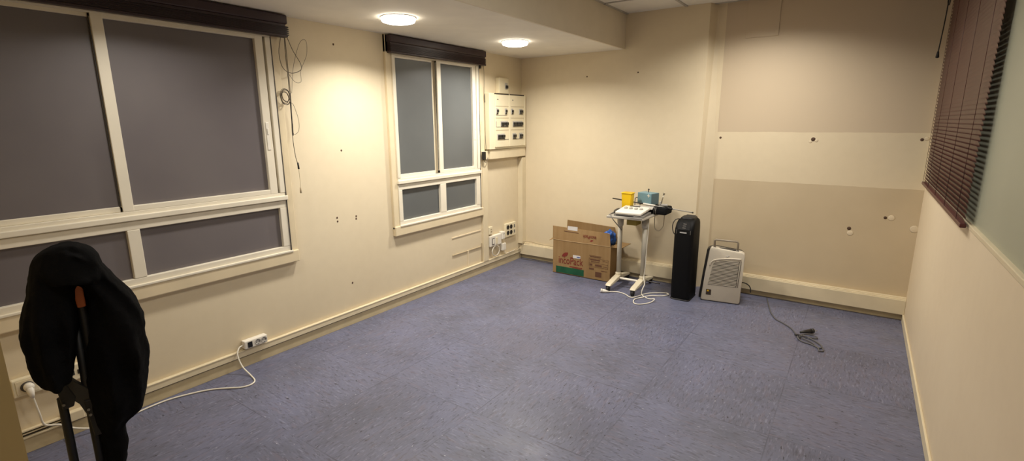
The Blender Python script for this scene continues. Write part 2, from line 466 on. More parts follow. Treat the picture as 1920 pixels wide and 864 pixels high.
# ================================================================== WINDOWS (left wall)
def window(idx, y0, ym, y1, cy0, cy1, up, low, pane, zt=2.16):
    """up: (gL0,gL1,gR0,gR1) upper glass edges, low: likewise for the fixed lights under the transom"""
    r = struct_root('window_%d' % idx, (0, (y0 + y1) / 2, .64))
    # painted timber casing round the frame
    bm = B()
    box(bm, 0, .040, cy0, cy1, .640, .724, bev=.006)
    box(bm, 0, .028, cy0 + .0, y0, .70, HS, bev=.004); box(bm, 0, .028, y1, cy1, .70, HS, bev=.004)
    box(bm, 0, .028, cy0, cy1, zt, HS, bev=.002)
    obj('casing', bm, M['case'], r)
    # aluminium frame
    f = B()
    box(f, 0, .034, y0, y1, .724, .764, bev=.003)
    box(f, 0, .046, y0 - .004, y1 + .012, .716, .730, bev=.003)
    box(f, 0, .0352, y0, low[0], .7645, 1.036, bev=.002); box(f, 0, .0352, low[3], y1, .7645, 1.036, bev=.002)
    box(f, 0, .0352, low[1], low[2], .7645, 1.036, bev=.003)
    box(f, 0, .034, y0, y1, 1.036, 1.085, bev=.003)
    box(f, 0, .050, y0 - .006, y1 + .008, 1.088, 1.118, bev=.004)
    box(f, 0, .036, y0, y1, 1.114, 1.138, bev=.002)
    box(f, 0, .0385, y0, y0 + .03, 1.1385, zt - .0165, bev=.003); box(f, 0, .0385, y1 - .038, y1, 1.1385, zt - .0165, bev=.003)
    box(f, 0, .040, y0, y1, zt - .016, zt + .01, bev=.003)
    obj('frame', f, M['alu'], r)
    bm = B(); box(bm, .034, .041, y1 - .002, y1 + .003, .73, zt); box(bm, 0, .012, y0, y1, 1.136, 1.14); obj('gasket', bm, M['gasket'], r)
    # fixed lights
    for a, b in ((low[0], low[1]), (low[2], low[3])):
        bm = B(); box(bm, 0, .010, a - .005, b + .005, .755, 1.045); obj('pane', bm, pane, r)
    # sliding sashes: left one runs behind the right one
    for a, b, x0, x1, st in ((up[0], up[1], .0, .016, .028), (up[2], up[3], .004, .034, .052)):
        s = B(); z0, z1 = 1.168, 2.125
        box(s, x0, x1, a - st, b + (st if st > .04 else .004), 1.138, z0, bev=.003)
        box(s, x0, x1, a - st, b + (st if st > .04 else .004), z1, zt - .014, bev=.003)
        box(s, x0 - .001, x1 + .0012, a - st, a, 1.1385, zt - .0145, bev=.003)
        if st > .04: box(s, x0 - .001, x1 + .0012, b, b + st, 1.1385, zt - .0145, bev=.003)
        sa = obj('sash', s, M['alu'], r)
        bm = B(); box(bm, x0 + .001, x0 + .008, a - .004, b + .004, z0 - .004, z1 + .004); obj('pane', bm, pane, sa)
        if st > .04:
            bm = B(); box(bm, .034, .039, b + .012, b + .034, 1.43, 1.61, bev=.002); box(bm, .038, .043, b + .018, b + .028, 1.53, 1.57, bev=.002)
            h = obj('handle', bm, M['white'] if idx == 1 else M['alu'], sa)
            bm = B(); box(bm, .017, .021, a - st - .005, a - st, 1.17, zt - .03); obj('seal', bm, M['gasket'], sa)
    return r
window(1, .20, 1.0, 1.916, .13, 1.973, (.245, .975, 1.035, 1.812), (.245, .985, 1.045, 1.866), M['pane1'])
window(2, 2.945, 3.5, 4.072, 2.885, 4.116, (2.985, 3.425, 3.522, 3.974), (2.985, 3.465, 3.545, 4.008), M['pane2'])

# ---- raised blinds above the windows
def raised_blind(y0, y1, label, parts=True):
    r = thing('venetian_blind', label, 'blind', (0, (y0 + y1) / 2, 2.155), 'raised blinds over the windows')
    bm = B(); box(bm, .028, .082, y0, y1, 2.232, 2.290, bev=.009); obj('headrail', bm, M['blind'], r)
    bm = B()
    n = 9
    for i in range(n):
        z = 2.168 + i * .0060
        box(bm, .030 + random.uniform(-.001, .001), .080 + random.uniform(-.002, .002), y0 + .006, y1 - .004, z, z + .0032)
    box(bm, .036, .072, y0 + .006, y1 - .012, 2.166, 2.234)
    obj('slat_stack', bm, M['blind'], r)
    bm = B(); box(bm, .030, .080, y0 + .004, y1 - .003, 2.152, 2.166, bev=.003); obj('bottom_rail', bm, M['blind'], r)
    return r
b1 = raised_blind(.13, 2.022, 'dark aubergine blind pulled up over the large left window, cords dangling')
b2 = raised_blind(2.895, 4.146, 'dark aubergine blind pulled up over the smaller window by the fuse board')
# tangled cords at the right end of the big blind
bm = B()
tube(bm, [(.05, 1.985, 2.165), (.05, 1.96, 2.05), (.055, 1.975, 1.96), (.06, 2.03, 1.93), (.06, 2.10, 1.955), (.055, 2.105, 2.0), (.05, 2.06, 2.08), (.05, 2.015, 2.19)], .0022, 6, 8)
tube(bm, [(.05, 2.01, 2.18), (.05, 2.005, 2.05), (.05, 2.008, 1.9), (.05, 2.006, 1.74)], .0024, 6, 8)
tube(bm, [(.05, 2.012, 2.18), (.052, 2.012, 2.0), (.052, 2.012, 1.75), (.05, 2.000, 1.55), (.05, 2.005, 1.40), (.05, 2.022, 1.31)], .0024, 6, 8)
c1 = obj('pull_cord', bm, M['cord'], b1)
bm = B()
tube(bm, [(.055, 2.02, 1.80), (.06, 2.05, 1.98), (.06, 2.11, 2.13), (.06, 2.158, 2.15), (.06, 2.155, 2.06), (.06, 2.10, 1.95), (.06, 2.095, 1.88), (.06, 2.05, 1.875), (.055, 2.015, 1.92)], .0013, 6, 10)
tube(bm, [(.05, 2.006, 1.74), (.05, 2.03, 1.72), (.052, 2.055, 1.62), (.055, 2.045, 1.55), (.05, 2.01, 1.53), (.05, 2.01, 1.60)], .0013, 6, 8)
obj('thin_cord', bm, M['cord'], b1)
bm = B()                                                      # knotted bundle
pts = []
for i in range(46):
    a = i * .83
    pts.append((.055 + .012 * math.sin(a * .37), 1.972 + .03 * math.cos(a), 1.775 + .042 * math.sin(a) + .012 * math.sin(a * .31)))
tube(bm, pts, .0017, 6, 4); obj('cord_bundle', bm, M['cord'], b1)
bm = B(); tube(bm, [(.05, 2.010, 1.80), (.05, 2.008, 1.73), (.05, 2.004, 1.52)], .004, 8, 6); obj('cord_toggle', bm, M['blackcord'], b1)
bm = B(); tube(bm, [(.05, 2.02, 1.335), (.05, 2.023, 1.29)], .006, 8); obj('cord_joiner', bm, M['blackcord'], b1)
bm = B(); tube(bm, [(.05, 2.022, 1.30), (.05, 2.024, 1.22), (.05, 2.022, 1.15)], .0017, 6, 6)
lathe(bm, [(.0, 1.165), (.005, 1.16), (.007, 1.125), (0, 1.12)], (.05, 2.022, 0), 'Z', 10); obj('cord_tassel', bm, M['smudge'], b1)
bm = B()
for k in range(5): box(bm, .045, .072, 2.018 + .001 * k, 2.032, 2.165 + k * .012, 2.172 + k * .012, bev=.002)
obj('end_clip', bm, M['black'], b1)
# cord of the small blind running down beside the window
bm = B(); tube(bm, [(.05, 4.135, 2.17), (.045, 4.15, 2.0), (.04, 4.152, 1.86), (.04, 4.155, 1.80), (.04, 4.158, 1.6), (.04, 4.165, 1.4), (.04, 4.185, 1.24)], .0022, 6, 8)
obj('pull_cord', bm, M['cord'], b2)
bm = B(); tube(bm, [(.045, 4.150, 1.88), (.045, 4.152, 1.83), (.045, 4.155, 1.80)], .004, 8); obj('cord_toggle', bm, M['blackcord'], b2)
bm = B(); box(bm, .03, .05, 4.075, 4.10, 2.125, 2.155, bev=.003); obj('end_clip', bm, M['blackcord'], b2)
bm = B(); tube(bm, [(.04, 4.105, 1.62), (.04, 4.085, 1.56), (.04, 4.09, 1.52), (.04, 4.11, 1.55), (.04, 4.112, 1.61)], .0013, 6, 6); obj('thin_cord', bm, M['cordlight'], b2)

# ================================================================== RIGHT GLASS PARTITION AND BLIND
r = struct_root('window_3', (W, 2, 1.125))
bm = B(); box(bm, W + .012, W + .022, YF, D2 - .05, 1.14, HC); obj('pane', bm, M['frost'], r)
bm = B(); box(bm, W - .004, W + .10, YF, D2, 1.125, 1.145, bev=.003)
box(bm, W - .004, W + .06, D2 - .06, D2, 1.14, HC, bev=.003)
obj('frame', bm, M['trunk'], r)

r = thing('venetian_blind', 'wine red blind lowered over the frosted glass of the right wall', 'blind', (W - .02, 3.9, 1.12))
bm = B()
y0, y1 = 2.94, 4.86; nsl = 64; pitch = (2.60 - 1.16) / nsl
for i in range(nsl):
    z = 1.160 + i * pitch
    tilt = 1.22
    cx = W - .024
    jy = random.uniform(-.004, .004)
    dx, dz = .0145 * math.cos(tilt), .0145 * math.sin(tilt)
    n_ = 5
    pr = []
    for s in range(n_):
        t = -1 + 2 * s / (n_ - 1)
        bow = .0022 * (1 - t * t)
        pr.append((cx + t * dx + bow * math.sin(tilt), z - t * dz + bow * math.cos(tilt)))
    va = [bm.verts.new((x, y0 + jy, zz)) for x, zz in pr]; vb = [bm.verts.new((x, y1 + jy, zz)) for x, zz in pr]
    for s in range(n_ - 1):
        f = bm.faces.new((va[s], va[s + 1], vb[s + 1], vb[s])); f.smooth = True
obj('slats', bm, M['wine'], r)
bm = B(); box(bm, W - .036, W - .012, y0, y1, 1.128, 1.148, bev=.004); obj('bottom_rail', bm, M['wine_dark'], r)
bm = B(); box(bm, W - .042, W - .006, y0, y1, 2.585, HC - .008, bev=.003); obj('headrail', bm, M['wine_dark'], r)
bm = B()
for y in (3.06, 3.50, 3.95, 4.40, 4.76):
    tube(bm, [(W - .037, y, 1.15), (W - .037, y, 2.59)], .0012, 6)
obj('ladder_cord', bm, M['wine_dark'], r)
bm = B(); tube(bm, [(W - .05, 4.80, 2.60), (W - .055, 4.80, 2.50), (W - .06, 4.79, 2.40), (W - .065, 4.77, 2.25), (W - .075, 4.75, 2.06)], .0035, 8, 8)
tube(bm, [(W - .05, 4.80, 2.47), (W - .06, 4.82, 2.44), (W - .06, 4.82, 2.40), (W - .055, 4.78, 2.38), (W - .05, 4.78, 2.43)], .003, 8, 6)
lathe(bm, [(0, 2.075), (.006, 2.07), (.011, 2.03), (0, 2.025)], (W - .075, 4.75, 0), 'Z', 12); obj('pull_cord', bm, M['blackcord'], r)

# ================================================================== CEILING LIGHTS
def downlight(x, y, label):
    r = thing('downlight', label, 'ceiling light', (x, y, HS), 'round downlights in the soffit')
    bm = B(); lathe(bm, [(0, HS - .0005), (.118, HS - .0005), (.119, HS - .004), (.112, HS - .006), (0, HS - .006)], (x, y, 0), 'Z', 40); obj('trim_ring', bm, M['ring'], r)
    bm = B(); lathe(bm, [(.113, HS - .004), (.115, HS - .016), (.108, HS - .030), (.08, HS - .038), (0, HS - .041)], (x, y, 0), 'Z', 40); obj('diffuser', bm, M['led'], r)  # deep oversize dome, its glowing sides stand in for lamp glare
    return r
downlight(.585, 2.52, 'round glowing downlight in the soffit nearer the doorway')
downlight(.635, 3.84, 'round glowing downlight in the soffit nearer the back wall')
def area(name, x, y, z, power, size=.19, col=(1, .945, .865), spread=PI):
    l = bpy.data.lights.new(name, 'AREA'); l.shape = 'DISK'; l.size = size; l.energy = power; l.color = col; l.spread = spread
    o = bpy.data.objects.new(name, l); COL.objects.link(o); o.location = (x, y, z); return o
PW = 19
SP = 2.45
area('soffit_lamp', .585, 2.52, HS - .045, 18, spread=SP); area('soffit_lamp', .635, 3.84, HS - .045, 25, spread=2.7)
area('soffit_lamp', .585, 1.15, HS - .045, 6, spread=SP); area('soffit_lamp', .585, -.6, HS - .045, 5, spread=SP)
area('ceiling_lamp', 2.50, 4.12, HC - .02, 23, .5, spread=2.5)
area('ceiling_lamp', 2.55, 2.3, HC - .02, 15, .4); area('ceiling_lamp', 2.45, .3, HC - .02, 9, .4)  # unseen lamps without fixtures, full spread set to brighten the beam face

# ================================================================== FUSE BOARD AND ELECTRICS
r = thing('fuse_board', 'cream surface-mounted fuse board with two doors of black breakers', 'fuse box', (0, 4.52, 1.33))
bm = B(); box(bm, 0, .085, 4.18, 4.86, 1.325, 1.895, bev=.004); obj('enclosure', bm, M['ivory'], r)
for ya, yb in ((4.262, 4.505), (4.535, 4.80)):
    bm = B(); z0, z1 = 1.345, 1.885
    box(bm, .085, .097, ya, yb, z0, z1, bev=.003)
    box(bm, .086, .101, yb + .002, yb + .026, z0, z1, bev=.003)
    dr = obj('cover', bm, M['ivory'], r)
    bm = B(); box(bm, .086, .0985, ya, yb, z1 - .001, z1 + .010); obj('top_gap', bm, M['gap_shadow'], dr)
    for z in (1.765, 1.645, 1.52):
        bm = B(); box(bm, .096, .0985, ya + .005, yb - .005, z - .002, z + .003); obj('seam', bm, M['smudge'], dr)
    bm = B(); box(bm, .097, .0985, ya + .03, ya + .055, 1.83, 1.838); obj('marking', bm, M['midgrey'], dr)
rows = {1.715: [(4.275, 1), (4.43, 1), (4.548, 1), (4.70, 2)], 1.585: [(4.35, 2), (4.42, 2), (4.575, 2), (4.640, 2), (4.70, 2)], 1.455: [(4.29, 2), (4.355, 2), (4.57, 2), (4.70, 2)]}
for z, L in rows.items():
    for y, n in L:
        w = .032 * n
        bm = B(); box(bm, .097, .103, y, y + w, z - .032, z + .03, bev=.002)
        br = obj('breaker', bm, M['lightgrey'], r)
        bm = B(); box(bm, .103, .106, y + .003, y + w - .003, z - .028, z - .018); box(bm, .103, .118, y + .006, y + w - .006, z - .012, z + .016, bev=.003)
        obj('toggle', bm, M['black'], br)
for bb_ in ((4.275, 4.47, 1.672, 1.676), (4.275, 4.279, 1.553, 1.61), (4.279, 4.35, 1.552, 1.556), (4.575, 4.76, 1.418, 1.423), (4.42, 4.50, 1.42, 1.424)):
    bm = B(); box(bm, .097, .0995, *bb_); obj('window_outline', bm, M['midgrey'], r)

bm = B(); box(bm, 0, .07, 4.205, 4.87, 1.222, 1.322, bev=.004); box(bm, 0, .045, 4.10, 4.205, 1.222, 1.31, bev=.003)
tag(obj('cable_duct', bm, M['trunk']), 'wide cream cable duct running directly beneath the fuse board', 'cable duct')
r = thing('junction_box', 'small black box fixed at the left end of the duct beside the window', 'junction box', (.045, 4.10, 1.22))
bm = B(); box(bm, .046, .072, 4.085, 4.125, 1.225, 1.305, bev=.003); obj('casing', bm, M['black'], r)
bm = B(); tube(bm, [(.06, 4.105, 1.225), (.06, 4.12, 1.20), (.055, 4.15, 1.195), (.05, 4.175, 1.21), (.048, 4.19, 1.24)], .003, 6, 6); obj('cable', bm, M['cord'], r)
r = thing('breaker_box', 'small cream box with one breaker above the fuse board', 'fuse box', (0, 4.5, 1.9))
bm = B(); box(bm, 0, .05, 4.40, 4.575, 1.90, 2.062, bev=.006); obj('casing', bm, M['ivory'], r)
bm = B(); box(bm, .05, .056, 4.50, 4.545, 1.945, 2.01, bev=.002); bb = obj('breaker', bm, M['lightgrey'], r)
bm = B(); box(bm, .056, .07, 4.505, 4.54, 1.955, 1.985, bev=.003); obj('toggle', bm, M['black'], bb)

def schuko(bm_face, bm_hole, x, y, z, rad=.02):
    lathe(bm_face, [(rad, 0), (rad * 1.08, .002), (rad * 1.0, .003), (rad * .92, .001), (0, .001)], (x, y, z), 'X', 20)
    for s in (-1, 1): lathe(bm_hole, [(.0036, .0018), (0, .0018)], (x, y + s * rad * .48, z), 'X', 8)
    for s in (-1, 1): box(bm_hole, x + .001, x + .003, y - .003, y + .003, z + s * rad * .86 - .002, z + s * rad * .86 + .002)

# quad outlet near the corner
r = thing('outlet_plate', 'square cream wall plate with four dark sockets near the room corner', 'socket', (0, 4.63, .31))
bm = B(); box(bm, 0, .03, 4.525, 4.73, .315, .47, bev=.004); obj('plate', bm, M['ivory'], r)
for y in (4.568, 4.630):
    for z in (.427, .362):
        bm = B(); lathe(bm, [(.025, .030), (.025, .033), (.021, .034), (.019, .0325), (0, .0325)], (0, y, z), 'X', 18); obj('socket', bm, M['holes'], r)
for z in (.427, .362):
    bm = B(); box(bm, .03, .034, 4.686, 4.708, z - .018, z + .018, bev=.002); box(bm, .034, .0345, 4.692, 4.702, z - .012, z + .012); obj('data_port', bm, M['midgrey'], r)

r = thing('switch_box', 'long white surface box with a rocker switch beneath the small cream box', 'socket', (0, 4.33, .26))
bm = B(); box(bm, 0, .042, 4.215, 4.425, .268, .385, bev=.005); obj('casing', bm, M['white'], r)
bm = B(); box(bm, .042, .046, 4.245, 4.292, .285, .36, bev=.002); sw = obj('rocker_surround', bm, M['midgrey'], r)
bm = B(); box(bm, .046, .050, 4.253, 4.284, .295, .35, bev=.002); obj('rocker', bm, M['white'], sw)
bm = B(); box(bm, .042, .047, 4.312, 4.35, .285, .36, bev=.002); obj('blank_cover', bm, M['ivory'], r)
r = thing('plug_adapter', 'small white socket adapter at the right end of the switch box', 'socket', (0, 4.45, .33))
bm = B(); box(bm, 0, .05, 4.432, 4.485, .315, .40, bev=.006); obj('casing', bm, M['white'], r)
bm = B()
for y in (4.448, 4.468): lathe(bm, [(.004, .0505), (0, .0505)], (0, y, .375), 'X', 8)
obj('pin_hole', bm, M['holes'], r)
r = thing('telephone_socket', 'small cream telephone box above the white switch box', 'socket', (0, 4.24, .40))
bm = B(); box(bm, 0, .03, 4.212, 4.28, .405, .488, bev=.004); obj('casing', bm, M['ivory'], r)
bm = B(); box(bm, .03, .032, 4.24, 4.262, .43, .442); box(bm, .03, .032, 4.24, 4.262, .455, .466); obj('jack', bm, M['smudge'], r)
r = thing('coiled_cable', 'loop of white cable hanging under the white switch box', 'cable', (.02, 4.33, .2))
bm = B()
pts = [(.03, 4.33 + .07 * math.cos(a), .205 + .058 * math.sin(a)) for a in [PI / 2 + i * 2 * PI / 20 for i in range(21)]]
tube(bm, pts, .004, 8, 4); pts = [(.036, 4.325 + .066 * math.cos(a), .207 + .055 * math.sin(a)) for a in [PI / 2 + i * 2 * PI / 20 for i in range(20)]]
tube(bm, pts, .004, 8, 4); obj('loop', bm, M['cable'], r)
r = thing('wall_transformer', 'small white plug-in transformer below the four-socket plate', 'plug', (0, 4.48, .15))
bm = B(); box(bm, 0, .045, 4.445, 4.51, .18, .262, bev=.006); obj('casing', bm, M['white'], r)
bm = B(); tube(bm, [(.03, 4.48, .18), (.04, 4.49, .15), (.04, 4.53, .135), (.03, 4.6, .13), (.03, 4.72, .134)], .003, 6, 6); obj('cable', bm, M['cable'], r)

# cable lying along the trunking into the corner
r = thing('loose_cable', 'beige cable lying along the trunking ledges round the room corner', 'cable', (.05, 4.84, .13))
bm = B()
tube(bm, [(.016, 4.60, .128), (.018, 4.74, .129), (.03, 4.80, .15), (.068, 4.80, .19), (.073, 4.838, .215), (.16, 4.866, .214), (.27, 4.868, .20), (.50, 4.868, .199), (.62, 4.868, .199)], .004, 8, 8)
obj('sheath', bm, M['smudge'], r)
r = thing('black_cable', 'thin black cable dropping to the floor at the room corner', 'cable', (.08, 4.83, 0))
bm = B(); tube(bm, [(.075, 4.80, .195), (.036, 4.785, .17), (.034, 4.79, .12), (.04, 4.79, .06), (.06, 4.80, .012), (.2, 4.822, .006), (.5, 4.826, .006)], .003, 6, 8); obj('sheath', bm, M['cord'], r)

# power strip on the left wall with its cord
r = thing('power_strip', 'white power strip with black switch and two sockets above the skirting', 'power strip', (0, 1.59, .13))
bm = B(); box(bm, 0, .046, 1.515, 1.672, .132, .188, bev=.006); obj('casing', bm, M['white'], r)
bm = B(); box(bm, .046, .051, 1.535, 1.565, .140, .178, bev=.002); obj('switch', bm, M['black'], r)
for y in (1.603, 1.646):
    bm, hb = B(), B(); schuko(bm, hb, .046, y, .160, .019); so = obj('socket', bm, M['lightgrey'], r); obj('pin_hole', hb, M['holes'], so)
r = thing('extension_cord', 'white cord looping across the floor from power strip to low wall socket', 'cord', (.1, 1.2, 0))
bm = B()
tube(bm, [(.023, 1.515, .160), (.03, 1.485, .155), (.05, 1.46, .12), (.09, 1.462, .05), (.17, 1.47, .008), (.255, 1.45, .006), (.285, 1.41, .006), (.27, 1.36, .006), (.215, 1.31, .006), (.15, 1.25, .006), (.10, 1.17, .006), (.055, 1.05, .006), (.05, .95, .006), (.06, .85, .006), (.07, .72, .01), (.055, .62, .05), (.045, .56, .10), (.035, .508, .125), (.05, .495, .2), (.06, .484, .30)], .0048, 8, 8)
obj('sheath', bm, M['cable'], r)
bm = B(); lathe(bm, [(.019, .037), (.021, .055), (.015, .068), (.0, .07)], (0, .480, .352), 'X', 16); tube(bm, [(.056, .480, .35), (.062, .482, .315), (.061, .484, .295)], [.017, .012, .007], 10); obj('plug', bm, M['white'], r)

def low_socket(y0, y1, z0, z1, label, kind):
    r = thing('wall_socket', label, 'socket', (0, (y0 + y1) / 2, z0), 'cream sockets low on the left wall')
    bm = B(); box(bm, 0, .030, y0, y1, z0, z1, bev=.005); p = obj('plate', bm, M['ivory'], r)
    yc, zc = (y0 + y1) / 2, (z0 + z1) / 2
    if kind == 'round':
        bm = B(); box(bm, .030, .033, y0 + .012, y1 - .012, z0 + .01, z1 - .01, bev=.002); pl = obj('surround', bm, M['trunk'], r)
        bm = B(); lathe(bm, [(.024, .033), (.026, .036), (.022, .0365), (0, .034)], (0, yc, zc), 'X', 20); obj('socket', bm, M['gasket'], r)
    elif kind == 'blank':
        bm = B(); box(bm, .030, .034, y0 + .008, y1 - .008, z0 + .01, z1 - .01, bev=.002); obj('cover', bm, M['ivory'], r)
        bm = B(); box(bm, .030, .031, y0 + .003, y0 + .006, z0 + .004, z1 - .004); obj('seam', bm, M['smudge'], r)
    else:
        for dy in (-.018, .018):
            bm = B(); box(bm, .030, .033, yc + dy - .012, yc + dy + .012, zc - .012, zc + .012, bev=.002); obj('port', bm, M['holes'], r)
low_socket(.425, .530, .305, .395, 'cream wall socket with a white plug, first from the doorway', 'round')
low_socket(.540, .605, .300, .378, 'blank cream wall box beside the plugged socket', 'blank')
low_socket(.615, .715, .300, .385, 'cream wall socket with dark ports, glimpsed past the black coat', 'ports')

# ================================================================== CARDBOARD BOX
bx0, bx1, by0, by1, bz = .632, 1.298, 4.56, 4.822, .372
r = thing('cardboard_box', 'open brown cardboard box with red lettering and green tape', 'box', (.965, 4.69, 0))
bm = B(); t = .006
box(bm, bx0, bx1, by0, by0 + t, 0, bz); box(bm, bx0, bx1, by1 - t, by1, 0, bz); box(bm, bx0, bx0 + t, by0 + t, by1 - t, 0, bz); box(bm, bx1 - t, bx1, by0 + t, by1 - t, 0, bz); box(bm, bx0, bx1, by0, by1, 0, t)
obj('carton', bm, M['card'], r)
def flap(pts, vec): 
    bm = B(); prism(bm, pts, vec); return obj('flap', bm, M['card'], r)
ff = flap([(bx0 - .006, by0, bz), (bx1 - .004, by0, bz), (bx1 - .022, by0 + .012, bz + .132), (bx0 - .012, by0 + .012, bz + .142)], (0, .004, 0))
bf = flap([(bx0 + .02, by1 - .004, bz), (bx1 - .03, by1 - .004, bz), (bx1 - .07, by1 - .012, bz + .150), (bx0 + .035, by1 - .012, bz + .172)], (0, .004, 0))
flap([(bx1, by0 + .01, bz), (bx1, by1 - .01, bz), (bx1 + .115, by1 - .02, bz + .004), (bx1 + .09, by0 + .05, bz - .012)], (0, 0, -.004))
flap([(bx0, by0 + .06, bz), (bx0, by1 - .01, bz), (bx0 - .12, by1 - .02, bz - .03), (bx0 - .11, by0 + .10, bz - .045)], (0, 0, -.004))
bm = B(); box(bm, bx0 + t, bx1 - t, by0 + t, by1 - t, .30, .302); obj('dark_filling', bm, M['cardin'], r)
yf = by0 - .0012
bm = B(); tube(bm, [(bx0, by0 - .0005, bz), (.86, by0 - .001, bz - .002), (1.1, by0 - .0005, bz + .001), (bx1 - .004, by0 - .0005, bz)], .0026, 6, 4); obj('crease', bm, M['crease'], r)  # paler strip along the fold of the front flap
text_mesh('lettering', 'incoPack', .114, Matrix.Translation((.700, yf, .118)) @ Matrix.Rotation(-.02, 4, 'Y') @ FACE_Y, M['redink'], r, .0009, .72)
bm = B()                                                      # leaf emblem above the lettering
leaf = [(.742, .196), (.752, .222), (.782, .242), (.815, .246), (.812, .222), (.795, .203), (.770, .196), (.782, .186), (.776, .184), (.762, .194)]
prism(bm, [(x, yf - .0006, z) for x, z in leaf], (0, .0012, 0)); obj('leaf_emblem', bm, M['redink'], r)
bm = B(); box(bm, .835, .985, yf - .0003, yf + .001, .092, .101); box(bm, .87, .98, yf - .0003, yf + .001, .082, .087); obj('printed_strip', bm, M['redink'], r)
bm = B(); box(bm, .672, 1.005, yf - .001, yf + .001, .012, .082); obj('green_tape', bm, M['green'], r)
bm = B(); box(bm, .875, .962, yf - .001, yf + .001, .196, .228); lb = obj('label', bm, M['label'], r)
bm = B(); box(bm, .92, .958, yf - .0016, yf, .205, .216); obj('label_print', bm, M['blueink'], lb)
bm = B()
def pr(x0, x1, z0, z1): box(bm, x0, x1, yf - .0003, yf + .001, z0, z1)
pr(1.062, 1.20, .252, .256); pr(1.075, 1.19, .238, .247); pr(1.062, 1.275, .225, .227); pr(1.075, 1.185, .205, .219); pr(1.085, 1.18, .188, .195); pr(1.215, 1.265, .208, .212)
pr(1.062, 1.275, .176, .178); pr(1.07, 1.10, .148, .168); pr(1.13, 1.205, .146, .166); pr(1.225, 1.265, .15, .155); pr(1.062, 1.275, .135, .137)
pr(1.062, 1.064, .135, .227); pr(1.273, 1.275, .135, .227); pr(1.065, 1.12, .105, .122); pr(1.20, 1.262, .102, .109); pr(1.135, 1.205, .035, .088)
obj('printed_table', bm, M['brownink'], r)
# upside-down lettering on the raised front flap
tilt = Matrix.Rotation(math.atan2(.012, .135) * -1, 4, 'X')
text_mesh('flap_lettering', 'incoPack', .052, Matrix.Translation((1.135, by0 + .0035, bz + .088)) @ tilt @ Matrix.Rotation(PI, 4, 'Y') @ FACE_Y, M['redink'], ff, .0006, .82)
bm = B(); prism(bm, [(1.06, by0 - .0003 + .002, bz + .028), (1.085, by0 + .0017, bz + .024), (1.105, by0 + .003, bz + .042), (1.08, by0 + .003, bz + .044)], (0, .002, 0)); obj('flap_emblem', bm, M['redink'], ff)
bm = B(); prism(bm, [(.76, by0 + .006, bz + .098), (.93, by0 + .006, bz + .094), (.93, by0 + .006, bz + .099), (.76, by0 + .006, bz + .104)], (0, .003, 0)); obj('flap_print', bm, M['brownink'], ff)
tag(quick('paper_slip', M['label'], None, (.80, .915, by0 + .010, by0 + .0125, bz + .10, bz + .158)), 'white paper slip tucked behind the front flap of the cardboard box', 'paper')
# blue bag poking out of the box
def blob(bm, c, rx, ry, rz, seed, amp=.15, sub=3, fr=3.0):
    n0 = len(bm.verts)
    ret = bmesh.ops.create_icosphere(bm, subdivisions=sub, radius=1)
    for v in ret['verts']:
        d = v.co.normalized(); k = 1 + amp * noise.noise(d * fr + Vector((seed, seed * 2, 0)))
        v.co = Vector((c[0] + d.x * rx * k, c[1] + d.y * ry * k, c[2] + d.z * rz * k))
    for f in bm.faces: f.smooth = True
bm = B(); blob(bm, (1.222, 4.70, .425), .060, .065, .085, 3, .35, 4, 2.6)
tag(obj('plastic_bag', bm, M['blue']), 'crumpled blue plastic bag stuffed in the right of the cardboard box', 'bag')
bm = B(); blob(bm, (1.10, 4.705, .365), .062, .060, .05, 8, .35, 3, 2.6)
tag(obj('plastic_bag', bm, M['dark']), 'dark bundle inside the cardboard box left of the blue bag', 'bag')

# ================================================================== TROLLEY
ZT = .738
r = thing('trolley_table', 'grey wheeled equipment trolley with twin columns and small tabletop', 'trolley', (1.53, 4.55, 0))
bm = B()
prism(bm, [(1.345, 4.315, ZT - .022), (1.70, 4.335, ZT - .022), (1.715, 4.80, ZT - .022), (1.335, 4.80, ZT - .022)], (0, 0, .022), bev=.006)
tt = obj('tabletop', bm, M['tabletop'], r)
bm = B(); box(bm, 1.36, 1.69, 4.325, 4.332, ZT - .004, ZT + .004, bev=.001); box(bm, 1.352, 1.358, 4.35, 4.78, ZT - .002, ZT + .006); box(bm, 1.692, 1.698, 4.35, 4.78, ZT - .002, ZT + .006); obj('table_edge', bm, M['lightgrey'], tt)
for x in (1.402, 1.648):
    bm = B(); tube(bm, [(x, 4.53, .10), (x, 4.53, ZT - .02)], .023, 18)
    c = obj('column', bm, M['trolley'], r)
    bm = B(); lathe(bm, [(.024, ZT - .13), (.030, ZT - .12), (.034, ZT - .022)], (x, 4.53, 0), 'Z', 18); obj('column_head', bm, M['trolley'], c)
    bm = B(); lathe(bm, [(.030, .085), (.030, .135), (.025, .14)], (x, 4.53, 0), 'Z', 18); obj('collar', bm, M['trolleybase'], c)
    # long arched foot
    bm = B()
    prof = [(4.27, .064), (4.30, .082), (4.44, .104), (4.53, .118), (4.62, .104), (4.76, .082), (4.79, .064), (4.75, .056), (4.62, .072), (4.53, .078), (4.44, .072), (4.31, .054)]
    prism(bm, [(x - .027, y, z) for y, z in prof], (.054, 0, 0), bev=.006); obj('foot', bm, M['trolleybase'], r, True)
    for y in (4.29, 4.77):
        bm = B(); lathe(bm, [(.0, -.012), (.024, -.012), (.029, -.008), (.029, .008), (.024, .012), (0, .012)], (x, y, .030), 'X', 22)
        ca = obj('caster', bm, M['rubber'], r)
        bm = B(); tube(bm, [(x, y, .030), (x, y, .066)], .007, 10); box(bm, x - .019, x - .014, y - .012, y + .012, .022, .062, bev=.002); box(bm, x + .014, x + .019, y - .012, y + .012, .022, .062, bev=.002); obj('fork', bm, M['dark'], ca)
bm = B(); tube(bm, [(1.402, 4.50, .088), (1.648, 4.50, .088)], .012, 12); obj('crossbar', bm, M['white'], r)
